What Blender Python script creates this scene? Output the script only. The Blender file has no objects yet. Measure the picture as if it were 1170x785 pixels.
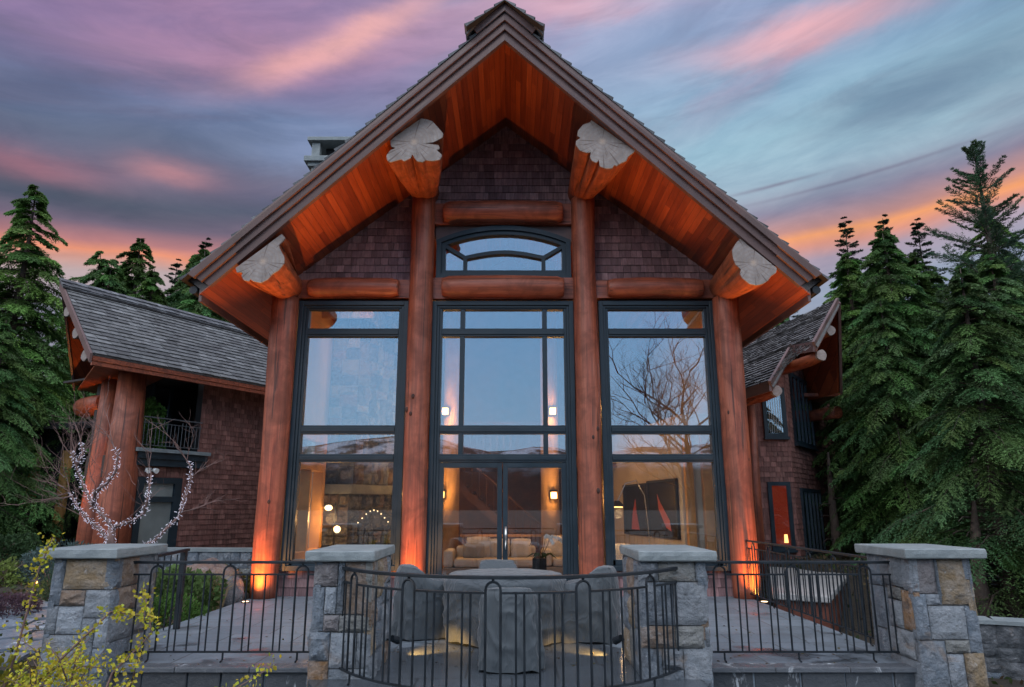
import bpy, math, random
import numpy as np
from mathutils import Vector, noise as mnoise

scene = bpy.context.scene
col = scene.collection
R = math.radians

# ------------------------------------------------------------------ camera
cam_d = bpy.data.cameras.new("camera")
cam_d.sensor_fit = 'HORIZONTAL'
cam_d.sensor_width = 36.0
cam_d.lens = 800.0 / 1170.0 * 36.0
cam_d.clip_start = 0.05
cam_d.clip_end = 4000
cam = bpy.data.objects.new("camera", cam_d)
cam.location = (0, 0, 1.63)
cam.rotation_euler = (R(90 + 13.2), 0, 0)
col.objects.link(cam)
scene.camera = cam
scene.render.resolution_x, scene.render.resolution_y = 1024, 687
scene.cycles.use_denoising = True
scene.cycles.max_bounces = 8
scene.cycles.transparent_max_bounces = 12
scene.cycles.sample_clamp_indirect = 4.0
scene.view_settings.view_transform = 'Standard'
scene.view_settings.look = 'None'
scene.view_settings.gamma = 1.0
scene.view_settings.exposure = 0.55
scene.view_settings.use_curve_mapping = False


def lin(r, g, b):
    def f(c):
        c /= 255.0
        return c / 12.92 if c <= 0.04045 else ((c + 0.055) / 1.055) ** 2.4
    return (f(r), f(g), f(b), 1.0)


# ------------------------------------------------------------------ dusk sky
SUN_EL, SUN_AZ = R(3.0), R(-25.0)
world = bpy.data.worlds.new("World")
scene.world = world
world.use_nodes = True
wt = world.node_tree
wt.nodes.clear()


class NT:
    """tiny node helper"""
    def __init__(self, tree):
        self.t = tree

    def n(self, typ, **kw):
        nd = self.t.nodes.new(typ)
        for k, v in kw.items():
            setattr(nd, k, v)
        return nd

    def put(self, sock, v):
        if isinstance(v, bpy.types.NodeSocket):
            self.t.links.new(v, sock)
        else:
            sock.default_value = v

    def math(self, op, a, b=None, c=None, clamp=False):
        nd = self.n('ShaderNodeMath', operation=op, use_clamp=clamp)
        self.put(nd.inputs[0], a)
        if b is not None:
            self.put(nd.inputs[1], b)
        if c is not None:
            self.put(nd.inputs[2], c)
        return nd.outputs[0]

    def smooth(self, v, lo, hi, a=0.0, b=1.0):
        nd = self.n('ShaderNodeMapRange', interpolation_type='SMOOTHSTEP')
        self.put(nd.inputs[0], v)
        nd.inputs[1].default_value = lo
        nd.inputs[2].default_value = hi
        nd.inputs[3].default_value = a
        nd.inputs[4].default_value = b
        return nd.outputs[0]

    def mix(self, fac, a, b, blend='MIX'):
        nd = self.n('ShaderNodeMix', data_type='RGBA', blend_type=blend)
        self.put(nd.inputs[0], fac)
        self.put(nd.inputs[6], a)
        self.put(nd.inputs[7], b)
        return nd.outputs[2]

    def noise(self, vec, scale, detail=4, rough=0.5, dist=0.0):
        nd = self.n('ShaderNodeTexNoise')
        if vec is not None:
            self.put(nd.inputs['Vector'], vec)
        nd.inputs['Scale'].default_value = scale
        nd.inputs['Detail'].default_value = detail
        nd.inputs['Roughness'].default_value = rough
        nd.inputs['Distortion'].default_value = dist
        return nd.outputs['Fac']

    def ramp(self, fac, stops, interp='LINEAR'):
        nd = self.n('ShaderNodeValToRGB')
        cr = nd.color_ramp
        cr.interpolation = interp
        while len(cr.elements) < len(stops):
            cr.elements.new(0.5)
        for e, (p, c) in zip(cr.elements, stops):
            e.position = p
            e.color = c
        self.put(nd.inputs[0], fac)
        return nd.outputs[0]

    def comb(self, x, y, z):
        nd = self.n('ShaderNodeCombineXYZ')
        self.put(nd.inputs[0], x)
        self.put(nd.inputs[1], y)
        self.put(nd.inputs[2], z)
        return nd.outputs[0]

    def sep(self, v):
        nd = self.n('ShaderNodeSeparateXYZ')
        self.put(nd.inputs[0], v)
        return nd.outputs


W = NT(wt)
tc = W.n('ShaderNodeTexCoord')
sx, sy, sz = W.sep(tc.outputs['Generated'])
el = W.math('MULTIPLY', W.math('ARCSINE', sz), 180 / math.pi)           # degrees above horizon
az = W.math('MULTIPLY', W.math('ARCTAN2', sx, sy), 180 / math.pi)       # degrees right of the ridge line
elw = W.math('ADD', el, W.math('MULTIPLY', az, -0.07))                  # cloud bands rise to the right
e01 = W.math('DIVIDE', elw, 60.0, clamp=True)
wob = W.noise(W.comb(W.math('MULTIPLY', az, 0.05), W.math('MULTIPLY', el, 0.12), 3.1), 1.0, 3, 0.5)
e01w = W.math('ADD', e01, W.math('MULTIPLY', W.math('SUBTRACT', wob, 0.5), 0.05), clamp=True)
left_c = W.ramp(e01w, [(0.0, lin(140, 130, 145)), (0.27, lin(156, 152, 168)), (0.308, lin(188, 166, 166)), (0.328, lin(236, 148, 116)), (0.340, lin(186, 124, 124)),
                       (0.362, lin(120, 102, 120)), (0.388, lin(88, 92, 110)), (0.42, lin(114, 104, 124)), (0.47, lin(98, 106, 130)), (0.51, lin(108, 122, 156)),
                       (0.56, lin(132, 116, 154)), (0.63, lin(152, 122, 158)), (0.75, lin(118, 104, 150)), (1.0, lin(106, 94, 144))])
right_c = W.ramp(e01w, [(0.0, lin(140, 140, 155)), (0.24, lin(150, 158, 178)), (0.282, lin(180, 158, 172)), (0.300, lin(228, 152, 130)), (0.312, lin(250, 162, 106)),
                        (0.324, lin(200, 142, 132)), (0.350, lin(142, 132, 152)), (0.385, lin(160, 182, 196)), (0.43, lin(156, 192, 206)), (0.50, lin(132, 164, 190)),
                        (0.58, lin(142, 160, 194)), (0.68, lin(172, 164, 198)), (0.8, lin(174, 148, 182)), (1.0, lin(130, 118, 162))])
lr = W.smooth(az, -12.0, 16.0)
base = W.mix(lr, left_c, right_c)
# pale blue bright patch behind the ridge
cx = W.math('DIVIDE', W.math('SUBTRACT', az, 8.0), 20.0)
cy = W.math('DIVIDE', W.math('SUBTRACT', el, 36.0), 12.0)
glow = W.math('POWER', 2.718, W.math('MULTIPLY', W.math('ADD', W.math('MULTIPLY', cx, cx), W.math('MULTIPLY', cy, cy)), -1.0))
base = W.mix(W.math('MULTIPLY', glow, 0.30), base, lin(186, 200, 222))
# long grey-mauve cloud streaks and pink ones
stv = W.comb(W.math('MULTIPLY', az, 0.022), W.math('MULTIPLY', W.math('ADD', el, W.math('MULTIPLY', az, -0.16)), 0.11), 0.7)
n1 = W.noise(stv, 1.6, 6, 0.55, 0.5)
m1 = W.math('MULTIPLY', W.smooth(n1, 0.50, 0.68), W.smooth(el, 20.0, 26.0))
base = W.mix(W.math('MULTIPLY', m1, W.smooth(az, -30, 40, 0.75, 0.35)), base, lin(104, 104, 130))
stv2 = W.comb(W.math('MULTIPLY', az, 0.024), W.math('MULTIPLY', W.math('ADD', el, W.math('MULTIPLY', az, -0.30)), 0.085), 5.3)
n2 = W.noise(stv2, 1.7, 5, 0.5, 0.35)
m2 = W.math('MULTIPLY', W.smooth(n2, 0.49, 0.64), W.smooth(el, 26.0, 36.0))
base = W.mix(W.math('MULTIPLY', m2, W.smooth(az, -26, 6, 0.16, 0.48)), base, lin(200, 146, 168))


def streak(caz, cel, slope, halflen, width, colr, amt):
    """one cloud streak in the sky: centre, slope, length and width in degrees"""
    global base
    da = W.math('SUBTRACT', az, caz)
    de = W.math('SUBTRACT', W.math('SUBTRACT', el, cel), W.math('MULTIPLY', da, slope))
    nn = W.noise(W.comb(W.math('MULTIPLY', az, 0.12), W.math('MULTIPLY', el, 0.35), caz), 1.0, 5, 0.6)
    de = W.math('ADD', de, W.math('MULTIPLY', W.math('SUBTRACT', nn, 0.5), width * 2.2))
    u = W.math('DIVIDE', da, halflen)
    v = W.math('DIVIDE', de, width)
    g = W.math('POWER', 2.718, W.math('MULTIPLY', W.math('ADD', W.math('MULTIPLY', u, u), W.math('MULTIPLY', v, v)), -1.0))
    base = W.mix(W.math('MULTIPLY', g, amt), base, colr)


streak(-25, 33.0, 0.16, 11, 1.9, lin(190, 140, 168), 0.65)
streak(-14.5, 35.8, 0.50, 7.5, 1.2, lin(244, 178, 172), 0.85)   # bright pink one left of the ridge
streak(-20, 33.3, 0.30, 3.5, 0.9, lin(240, 172, 168), 0.6)
streak(26, 34.5, 0.03, 9, 1.2, lin(236, 174, 178), 0.85)        # pink one right of the ridge
streak(6, 39.0, 0.0, 9, 1.4, lin(226, 178, 190), 0.6)
streak(-28, 24.2, 0.0, 3.2, 0.9, lin(204, 138, 140), 0.6)
streak(-37, 22.6, 0.0, 4.5, 1.0, lin(182, 116, 126), 0.6)
streak(-35, 21.0, -0.03, 8, 0.8, lin(76, 84, 100), 0.75)
streak(-17, 27.5, 0.05, 7, 1.8, lin(146, 160, 196), 0.6)
streak(33, 28.3, 0.05, 9, 1.5, lin(114, 136, 160), 0.65)
for caz, cel, hl in ((28.5, 23.8, 8.0), (22, 24.25, 3.5)):      # two thin contrails
    streak(caz, cel, 0.09, hl, 0.13, lin(128, 126, 146), 0.75)
tx = W.noise(W.comb(W.math('MULTIPLY', az, 0.09), W.math('MULTIPLY', W.math('ADD', el, W.math('MULTIPLY', az, -0.12)), 0.34), 9.0), 1.0, 7, 0.62, 0.6)
kx = W.smooth(tx, 0.25, 0.75, 0.83, 1.17)
base = W.mix(1.0, base, W.comb(kx, W.math('MULTIPLY_ADD', kx, 0.8, 0.2), W.math('MULTIPLY_ADD', kx, 0.6, 0.4)), 'MULTIPLY')
base = W.mix(1.0, base, (0.655, 0.69, 0.715, 1.0), 'MULTIPLY')
# the sky behind the camera: a blue patch that the windows mirror, brighter fill around it
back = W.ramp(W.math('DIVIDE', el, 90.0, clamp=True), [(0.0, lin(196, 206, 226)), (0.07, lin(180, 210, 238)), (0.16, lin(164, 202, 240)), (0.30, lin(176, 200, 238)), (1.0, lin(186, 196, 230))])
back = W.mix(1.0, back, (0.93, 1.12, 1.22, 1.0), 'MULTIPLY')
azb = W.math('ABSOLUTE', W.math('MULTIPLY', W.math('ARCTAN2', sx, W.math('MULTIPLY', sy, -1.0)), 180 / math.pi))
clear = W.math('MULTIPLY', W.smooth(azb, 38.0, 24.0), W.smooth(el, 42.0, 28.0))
fill_sky = W.ramp(W.math('DIVIDE', el, 90.0, clamp=True), [(0.0, (1.18, 1.17, 1.20, 1)), (0.2, (1.45, 1.50, 1.62, 1)), (1.0, (1.40, 1.50, 1.72, 1))])  # bright neutral sky added as fill for the house and trees
back = W.mix(clear, fill_sky, back)
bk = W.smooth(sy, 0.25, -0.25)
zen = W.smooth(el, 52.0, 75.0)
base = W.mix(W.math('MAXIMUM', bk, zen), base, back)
sky = W.n('ShaderNodeTexSky', sky_type='NISHITA', sun_disc=False)
sky.sun_elevation = SUN_EL
sky.sun_rotation = SUN_AZ + math.pi
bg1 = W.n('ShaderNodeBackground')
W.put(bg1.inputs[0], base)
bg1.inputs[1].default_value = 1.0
bg2 = W.n('ShaderNodeBackground')
W.put(bg2.inputs[0], sky.outputs[0])
bg2.inputs[1].default_value = 0.003
ads = W.n('ShaderNodeAddShader')
wt.links.new(bg1.outputs[0], ads.inputs[0])
wt.links.new(bg2.outputs[0], ads.inputs[1])
wo = W.n('ShaderNodeOutputWorld')
wt.links.new(ads.outputs[0], wo.inputs[0])

sun_d = bpy.data.lights.new("sun", 'SUN')
sun_d.energy = 0.35
sun_d.angle = R(25)
sun_d.color = (1.0, 0.86, 0.76)
sun = bpy.data.objects.new("sun", sun_d)
sun.rotation_euler = (R(62), 0, R(-25))
col.objects.link(sun)


# ------------------------------------------------------------------ materials
def mat(name, base=(0.5, 0.5, 0.5), rough=0.6, metal=0.0, build=None, spec=0.5, coat=0.0):
    m = bpy.data.materials.new(name)
    m.use_nodes = True
    t = NT(m.node_tree)
    b = m.node_tree.nodes['Principled BSDF']
    b.inputs['Base Color'].default_value = (*base[:3], 1)
    b.inputs['Roughness'].default_value = rough
    b.inputs['Metallic'].default_value = metal
    b.inputs['Specular IOR Level'].default_value = spec
    b.inputs['Coat Weight'].default_value = coat
    if build:
        build(t, b)
    return m


def bump(t, b, h, strength=0.3, dist=0.02):
    nd = t.n('ShaderNodeBump')
    nd.inputs['Strength'].default_value = strength
    nd.inputs['Distance'].default_value = dist
    t.put(nd.inputs['Height'], h)
    t.t.links.new(nd.outputs[0], b.inputs['Normal'])


def objco(t, scale=(1, 1, 1)):
    c = t.n('ShaderNodeTexCoord')
    mp = t.n('ShaderNodeMapping')
    mp.inputs['Scale'].default_value = scale
    t.t.links.new(c.outputs['Object'], mp.inputs[0])
    return mp.outputs[0]


def attr(t, name='Col'):
    nd = t.n('ShaderNodeAttribute', attribute_name=name)
    return nd.outputs['Color']


def wood_b(c1, c2, c3, axis=2, bstr=0.25):
    """stained log: grain runs along one object axis"""
    def f(t, b):
        sc = [9, 9, 9]
        sc[axis] = 0.5
        n1 = t.noise(objco(t, tuple(sc)), 1.6, 6, 0.6, 0.6)
        n2 = t.noise(objco(t), 1.7, 6, 0.65, 0.6)
        c = t.ramp(n1, [(0.3, c1), (0.52, c2), (0.72, c3)])
        c = t.mix(t.smooth(n2, 0.42, 0.64, 0.0, 0.55), c, (c1[0] * 0.6, c1[1] * 0.6, c1[2] * 0.6, 1))
        sc2 = [22, 22, 22]
        sc2[axis] = 0.42
        n3 = t.noise(objco(t, tuple(sc2)), 1.0, 2, 0.5)
        crack = t.smooth(n3, 0.64, 0.665)
        c = t.mix(t.math('MULTIPLY', crack, 0.75), c, (0.02, 0.008, 0.005, 1))
        t.put(b.inputs['Base Color'], c)
        t.put(b.inputs['Roughness'], t.smooth(n2, 0.3, 0.7, 0.42, 0.66))
        bump(t, b, t.math('SUBTRACT', n1, t.math('MULTIPLY', crack, 0.5)), bstr, 0.02)
    return f


M = {}
LC = ((0.130, 0.032, 0.017, 1), (0.265, 0.068, 0.033, 1), (0.365, 0.108, 0.056, 1))
M['log_v'] = mat('stained_log_upright', build=wood_b(*LC, axis=2))
M['log_x'] = mat('stained_log_across', build=wood_b(*LC, axis=0))
M['log_y'] = mat('stained_log_along', build=wood_b((0.14, 0.035, 0.014, 1), (0.26, 0.07, 0.028, 1), (0.36, 0.11, 0.045, 1), axis=1))


def soffit_b(t, b):
    x, y, z = t.sep(objco(t))
    k = t.math('FLOOR', t.math('DIVIDE', x, 0.10))
    wn = t.n('ShaderNodeTexWhiteNoise', noise_dimensions='2D')
    yseg = t.math('FLOOR', t.math('ADD', t.math('DIVIDE', y, 2.3), t.math('MULTIPLY', k, 0.37)))
    t.put(wn.inputs['Vector'], t.comb(k, yseg, 0))
    g = t.noise(objco(t, (14, 0.7, 14)), 1.5, 5, 0.6, 0.4)
    v = t.math('ADD', t.math('MULTIPLY', wn.outputs['Value'], 0.42), t.math('MULTIPLY', g, 0.75))
    c = t.ramp(v, [(0.25, (0.105, 0.022, 0.010, 1)), (0.55, (0.19, 0.042, 0.016, 1)), (0.85, (0.29, 0.070, 0.024, 1)), (1.0, (0.36, 0.10, 0.035, 1))])
    fr = t.math('FRACT', t.math('DIVIDE', x, 0.10))
    gap = t.math('LESS_THAN', fr, 0.055)
    c = t.mix(t.math('MULTIPLY', gap, 0.8), c, (0.015, 0.005, 0.003, 1))
    t.put(b.inputs['Base Color'], c)
    bump(t, b, t.math('SUBTRACT', g, gap), 0.25, 0.01)


M['soffit'] = mat('cedar_boards', rough=0.42, build=soffit_b)


def paint_b(c, var=0.25, sc=3.0, rough=(0.4, 0.6), bs=0.06):
    def f(t, b):
        n = t.noise(objco(t), sc, 5, 0.6)
        cc = t.mix(t.smooth(n, 0.3, 0.7), (c[0] * (1 - var), c[1] * (1 - var), c[2] * (1 - var), 1), (c[0] * (1 + var), c[1] * (1 + var), c[2] * (1 + var), 1))
        t.put(b.inputs['Base Color'], cc)
        t.put(b.inputs['Roughness'], t.smooth(n, 0.3, 0.7, rough[0], rough[1]))
        n2 = t.noise(objco(t), 40, 3, 0.5)
        bump(t, b, n2, bs, 0.01)
    return f


M['barge'] = mat('brown_trim_boards', build=paint_b((0.098, 0.056, 0.052), 0.22, 2.0))
M['frame'] = mat('dark_blue_frame', build=paint_b((0.0125, 0.024, 0.034), 0.22, 2.5, (0.36, 0.55), 0.03), spec=0.35)
M['iron'] = mat('black_iron', metal=0.0, build=paint_b((0.0075, 0.012, 0.017), 0.4, 6.0, (0.36, 0.6)), spec=0.35)
M['steel'] = mat('brushed_handle', (0.6, 0.6, 0.58), 0.3, 1.0)
M['iron_grey'] = mat('grey_iron', (0.075, 0.085, 0.095), 0.5)  # lighter grey than the other railings
M['shade_wall'] = mat('painted_shade_wall', (0.022, 0.022, 0.024), 0.8)  # near-black colour painted in for the shaded balcony void
M['knotwood'] = mat('dark_knot', (0.035, 0.012, 0.008), 0.7)
M['dark'] = mat('near_black', (0.012, 0.012, 0.014), 0.8)


def attr_b(var=0.22, sc=9.0, rough=0.75, bs=0.25, bsc=30, streak_axis=None):
    def f(t, b):
        c = attr(t)
        s = (1, 1, 1) if streak_axis is None else tuple(0.25 if i == streak_axis else 2.5 for i in range(3))
        n = t.noise(objco(t, s), sc, 5, 0.6)
        k = t.smooth(n, 0.28, 0.72, 1 - var, 1 + var)
        c = t.mix(1.0, c, t.comb(k, k, k), 'MULTIPLY')
        t.put(b.inputs['Base Color'], c)
        b.inputs['Roughness'].default_value = rough
        bump(t, b, t.noise(objco(t), bsc, 4, 0.6), bs, 0.01)
    return f


M['shingle'] = mat('cedar_shingles', build=attr_b(0.3, 10, 0.8, 0.4, 40, 2))
M['slate'] = mat('weathered_roof_shingles', build=attr_b(0.3, 8, 0.7, 0.4, 40))


def stone_b(t, b):
    c = attr(t)
    n = t.noise(objco(t), 7, 8, 0.65, 0.3)
    c = t.mix(t.smooth(n, 0.35, 0.75, 0.0, 0.55), c, t.mix(0.6, c, (0.42, 0.44, 0.47, 1)))
    n4 = t.noise(objco(t), 3.2, 5, 0.7, 0.8)
    c = t.mix(t.smooth(n4, 0.54, 0.66, 0.0, 0.65), c, (0.055, 0.063, 0.075, 1))
    rust = t.noise(objco(t), 2.3, 4, 0.6, 0.8)
    c = t.mix(t.smooth(rust, 0.60, 0.72, 0.0, 0.45), c, (0.24, 0.14, 0.06, 1))
    lich = t.noise(objco(t), 13, 6, 0.7)
    c = t.mix(t.smooth(lich, 0.60, 0.70, 0.0, 0.6), c, (0.42, 0.45, 0.48, 1))
    t.put(b.inputs['Base Color'], c)
    b.inputs['Roughness'].default_value = 0.72
    h = t.math('ADD', t.noise(objco(t), 16, 8, 0.7), t.math('MULTIPLY', t.noise(objco(t), 5, 4, 0.6, 1.0), 0.8))
    bump(t, b, h, 0.95, 0.07)


M['stone'] = mat('rough_ashlar', build=stone_b)


def cap_b(t, b):
    n = t.noise(objco(t), 3, 8, 0.7)
    n2 = t.noise(objco(t), 60, 4, 0.6)
    c = t.ramp(n, [(0.3, (0.110, 0.138, 0.152, 1)), (0.55, (0.178, 0.210, 0.222, 1)), (0.75, (0.25, 0.278, 0.282, 1))])
    c = t.mix(t.smooth(n2, 0.58, 0.75, 0, 0.5), c, (0.11, 0.115, 0.12, 1))
    n5 = t.noise(objco(t), 1.4, 5, 0.7, 1.0)
    c = t.mix(t.smooth(n5, 0.55, 0.7, 0, 0.5), c, (0.15, 0.15, 0.135, 1))
    t.put(b.inputs['Base Color'], c)
    b.inputs['Roughness'].default_value = 0.7
    bump(t, b, n2, 0.35, 0.02)


M['cap'] = mat('cast_stone_cap', build=cap_b)


def paving_b(t, b):
    br = t.n('ShaderNodeTexBrick')
    t.put(br.inputs['Vector'], objco(t))
    br.inputs['Scale'].default_value = 1.0
    br.inputs['Brick Width'].default_value = 0.92
    br.inputs['Row Height'].default_value = 0.62
    br.inputs['Mortar Size'].default_value = 0.011
    br.inputs['Mortar Smooth'].default_value = 0.2
    br.inputs['Bias'].default_value = 0.0
    br.inputs['Color1'].default_value = (0.118, 0.150, 0.182, 1)
    br.inputs['Color2'].default_value = (0.172, 0.210, 0.246, 1)
    br.inputs['Mortar'].default_value = (0.06, 0.065, 0.07, 1)
    n = t.noise(objco(t), 2.2, 8, 0.65, 0.4)
    c = t.mix(t.smooth(n, 0.3, 0.75, 0, 0.6), br.outputs['Color'], (0.090, 0.114, 0.138, 1))
    nf = t.noise(objco(t), 24, 5, 0.7)
    kf = t.smooth(nf, 0.3, 0.7, 0.86, 1.14)
    c = t.mix(1.0, c, t.comb(kf, kf, kf), 'MULTIPLY')
    dn = t.noise(objco(t), 0.8, 7, 0.7, 0.8)
    c = t.mix(t.smooth(dn, 0.50, 0.68, 0, 0.55), c, (0.058, 0.068, 0.076, 1))
    # damp: puddle-like stains, and the rounded bay in front stays wet
    x, y, z = t.sep(objco(t))
    dx = t.math('ADD', x, 0.02)
    dy = t.math('SUBTRACT', y, 7.6)
    d = t.math('SQRT', t.math('ADD', t.math('MULTIPLY', dx, dx), t.math('MULTIPLY', dy, dy)))
    ns = t.noise(objco(t), 1.25, 4, 0.55, 0.5)
    wet = t.math('ADD', t.smooth(d, 2.2, 1.1, 0.0, 0.55), t.math('MULTIPLY', t.smooth(y, 10.6, 8.0), 0.16))
    wet = t.smooth(t.math('ADD', wet, ns), 0.62, 0.74)
    dark = t.mix(1.0, c, (0.42, 0.41, 0.41, 1), 'MULTIPLY')
    t.put(b.inputs['Base Color'], t.mix(wet, c, dark))
    t.put(b.inputs['Roughness'], t.math('SUBTRACT', 0.62, t.math('MULTIPLY', wet, 0.36)))
    h = t.math('SUBTRACT', t.math('MULTIPLY', nf, 0.3), br.outputs['Fac'])
    bump(t, b, h, 0.35, 0.012)


M['paving'] = mat('slate_paving', build=paving_b)


def wetstone_b(t, b):
    c = attr(t)
    n = t.noise(objco(t, (1, 1, 0.35)), 5, 6, 0.7, 0.5)
    c = t.mix(t.smooth(n, 0.57, 0.68), c, (0.36, 0.39, 0.42, 1))
    t.put(b.inputs['Base Color'], c)
    t.put(b.inputs['Roughness'], t.smooth(n, 0.4, 0.65, 0.3, 0.7))
    bump(t, b, t.noise(objco(t), 14, 7, 0.7), 0.5, 0.03)


M['wetstone'] = mat('wet_slate_blocks', build=wetstone_b)


def glass_mat():
    m = bpy.data.materials.new('coated_glass')
    m.use_nodes = True
    t = NT(m.node_tree)
    m.node_tree.nodes.clear()
    tr = t.n('ShaderNodeBsdfTransparent')
    tr.inputs[0].default_value = (0.93, 0.96, 0.97, 1)
    gl = t.n('ShaderNodeBsdfGlossy')
    gl.inputs['Roughness'].default_value = 0.0
    gl.inputs[0].default_value = (0.9, 0.95, 1.0, 1)
    lw = t.n('ShaderNodeLayerWeight')
    lw.inputs[0].default_value = 0.25
    f = t.math('ADD', 0.165, t.math('MULTIPLY', lw.outputs['Fresnel'], 0.6), clamp=True)
    mx = t.n('ShaderNodeMixShader')
    t.put(mx.inputs[0], f)
    t.t.links.new(tr.outputs[0], mx.inputs[1])
    t.t.links.new(gl.outputs[0], mx.inputs[2])
    o = t.n('ShaderNodeOutputMaterial')
    t.t.links.new(mx.outputs[0], o.inputs[0])
    return m


M['glass'] = glass_mat()


def endgrain_b(t, b):
    c = t.n('ShaderNodeTexCoord')
    x, y, z = t.sep(c.outputs['Object'])
    n = t.noise(c.outputs['Object'], 4, 6, 0.7)
    r = t.math('SQRT', t.math('ADD', t.math('MULTIPLY', x, x), t.math('MULTIPLY', z, z)))
    rings = t.math('SINE', t.math('MULTIPLY', t.math('ADD', r, t.math('MULTIPLY', n, 0.16)), 85))
    cc = t.ramp(n, [(0.3, (0.15, 0.125, 0.115, 1)), (0.55, (0.245, 0.215, 0.205, 1)), (0.8, (0.33, 0.30, 0.285, 1))])
    cc = t.mix(t.smooth(rings, -0.2, 1, 0, 0.5), cc, (0.22, 0.17, 0.14, 1))
    cc = t.mix(t.smooth(r, 0.09, 0.0, 0.0, 0.5), cc, (0.50, 0.36, 0.25, 1))
    ang = t.math('ARCTAN2', z, x)
    ck = t.noise(t.comb(t.math('MULTIPLY', ang, 3.0), t.math('MULTIPLY', r, 0.6), 0), 2.0, 2, 0.5)
    cc = t.mix(t.smooth(ck, 0.60, 0.635, 0, 0.8), cc, (0.10, 0.07, 0.06, 1))
    t.put(b.inputs['Base Color'], cc)
    bump(t, b, t.math('ADD', n, t.math('MULTIPLY', rings, 0.05)), 0.3, 0.02)


M['endgrain'] = mat('bleached_end_grain', rough=0.75, build=endgrain_b)


def fabric_b(t, b):
    n = t.noise(objco(t), 2.5, 5, 0.6)
    c = t.ramp(n, [(0.3, (0.034, 0.046, 0.056, 1)), (0.7, (0.052, 0.066, 0.078, 1))])
    st = t.noise(objco(t), 7, 5, 0.7, 1.0)
    c = t.mix(t.smooth(st, 0.6, 0.72, 0.0, 0.12), c, (0.09, 0.105, 0.115, 1))
    t.put(b.inputs['Base Color'], c)
    b.inputs['Sheen Weight'].default_value = 0.2
    f = t.noise(objco(t, (1, 1, 0.55)), 3.4, 2, 0.5, 1.6)
    rid = t.math('POWER', t.math('SUBTRACT', 1.0, t.math('ABSOLUTE', t.math('MULTIPLY', t.math('SUBTRACT', f, 0.5), 5.0)), clamp=True), 2.0)
    f2 = t.noise(objco(t, (1, 1, 0.4)), 8.0, 3, 0.6, 1.0)
    bump(t, b, t.math('ADD', t.math('MULTIPLY', rid, 0.8), t.math('MULTIPLY', f2, 0.35)), 0.34, 0.035)


M['cover'] = mat('grey_cover_cloth', rough=0.72, build=fabric_b)


def leaf_mat(name, trans=0.25, rough=0.6, spec=0.15):
    def f(t, b):
        c = attr(t)
        oi = t.n('ShaderNodeObjectInfo')
        k = t.smooth(oi.outputs['Random'], 0, 1, 0.75, 1.25)
        c = t.mix(1.0, c, t.comb(k, k, k), 'MULTIPLY')
        t.put(b.inputs['Base Color'], c)
        tl = t.n('ShaderNodeBsdfTranslucent')
        t.put(tl.inputs[0], c)
        mx = t.n('ShaderNodeMixShader')
        mx.inputs[0].default_value = trans
        t.t.links.new(b.outputs[0], mx.inputs[1])
        t.t.links.new(tl.outputs[0], mx.inputs[2])
        o = [n for n in t.t.nodes if n.type == 'OUTPUT_MATERIAL'][0]
        t.t.links.new(mx.outputs[0], o.inputs[0])
    return mat(name, rough=rough, spec=spec, build=f)


M['needles'] = leaf_mat('needles')
M['leaf'] = leaf_mat('leaves', 0.3)
M['bark'] = mat('bark', build=paint_b((0.055, 0.040, 0.032), 0.45, 5, (0.8, 0.95), 0.6))
M['twig'] = mat('bare_twigs', build=paint_b((0.135, 0.082, 0.074), 0.4, 6, (0.75, 0.9), 0.3))
M['bulb'] = mat('white_light_string', (0.72, 0.70, 0.78), 0.5)
_b = M['bulb'].node_tree.nodes['Principled BSDF']
_b.inputs['Emission Color'].default_value = (0.75, 0.72, 0.95, 1)
_b.inputs['Emission Strength'].default_value = 0.10


def ground_b(t, b):
    n = t.noise(objco(t), 0.7, 8, 0.65)
    n2 = t.noise(objco(t), 9, 6, 0.7)
    c = t.ramp(n, [(0.35, (0.018, 0.014, 0.010, 1)), (0.55, (0.030, 0.024, 0.016, 1)), (0.7, (0.020, 0.030, 0.013, 1))])
    c = t.mix(t.smooth(n2, 0.5, 0.75, 0, 0.4), c, (0.055, 0.042, 0.030, 1))
    t.put(b.inputs['Base Color'], c)
    bump(t, b, n2, 0.8, 0.08)


M['ground'] = mat('forest_soil', rough=0.95, build=ground_b)


def hill_b(t, b):
    n = t.noise(objco(t), 0.012, 8, 0.7)
    x, y, z = t.sep(objco(t))
    s = t.smooth(t.math('ADD', z, t.math('MULTIPLY', n, 60)), 62, 84)
    c = t.mix(t.smooth(t.noise(objco(t), 0.05, 6, 0.7), 0.4, 0.6), (0.006, 0.009, 0.011, 1), (0.016, 0.016, 0.018, 1))
    c = t.mix(t.math('MULTIPLY', s, t.smooth(t.noise(objco(t), 0.03, 6, 0.7), 0.42, 0.58)), c, (0.55, 0.62, 0.72, 1))
    t.put(b.inputs['Base Color'], c)


M['hill'] = mat('far_hillside', rough=0.95, build=hill_b)


def emit(name, c, s):
    m = bpy.data.materials.new(name)
    m.use_nodes = True
    b = m.node_tree.nodes['Principled BSDF']
    b.inputs['Base Color'].default_value = (*c, 1)
    b.inputs['Emission Color'].default_value = (*c, 1)
    b.inputs['Emission Strength'].default_value = s
    return m


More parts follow.
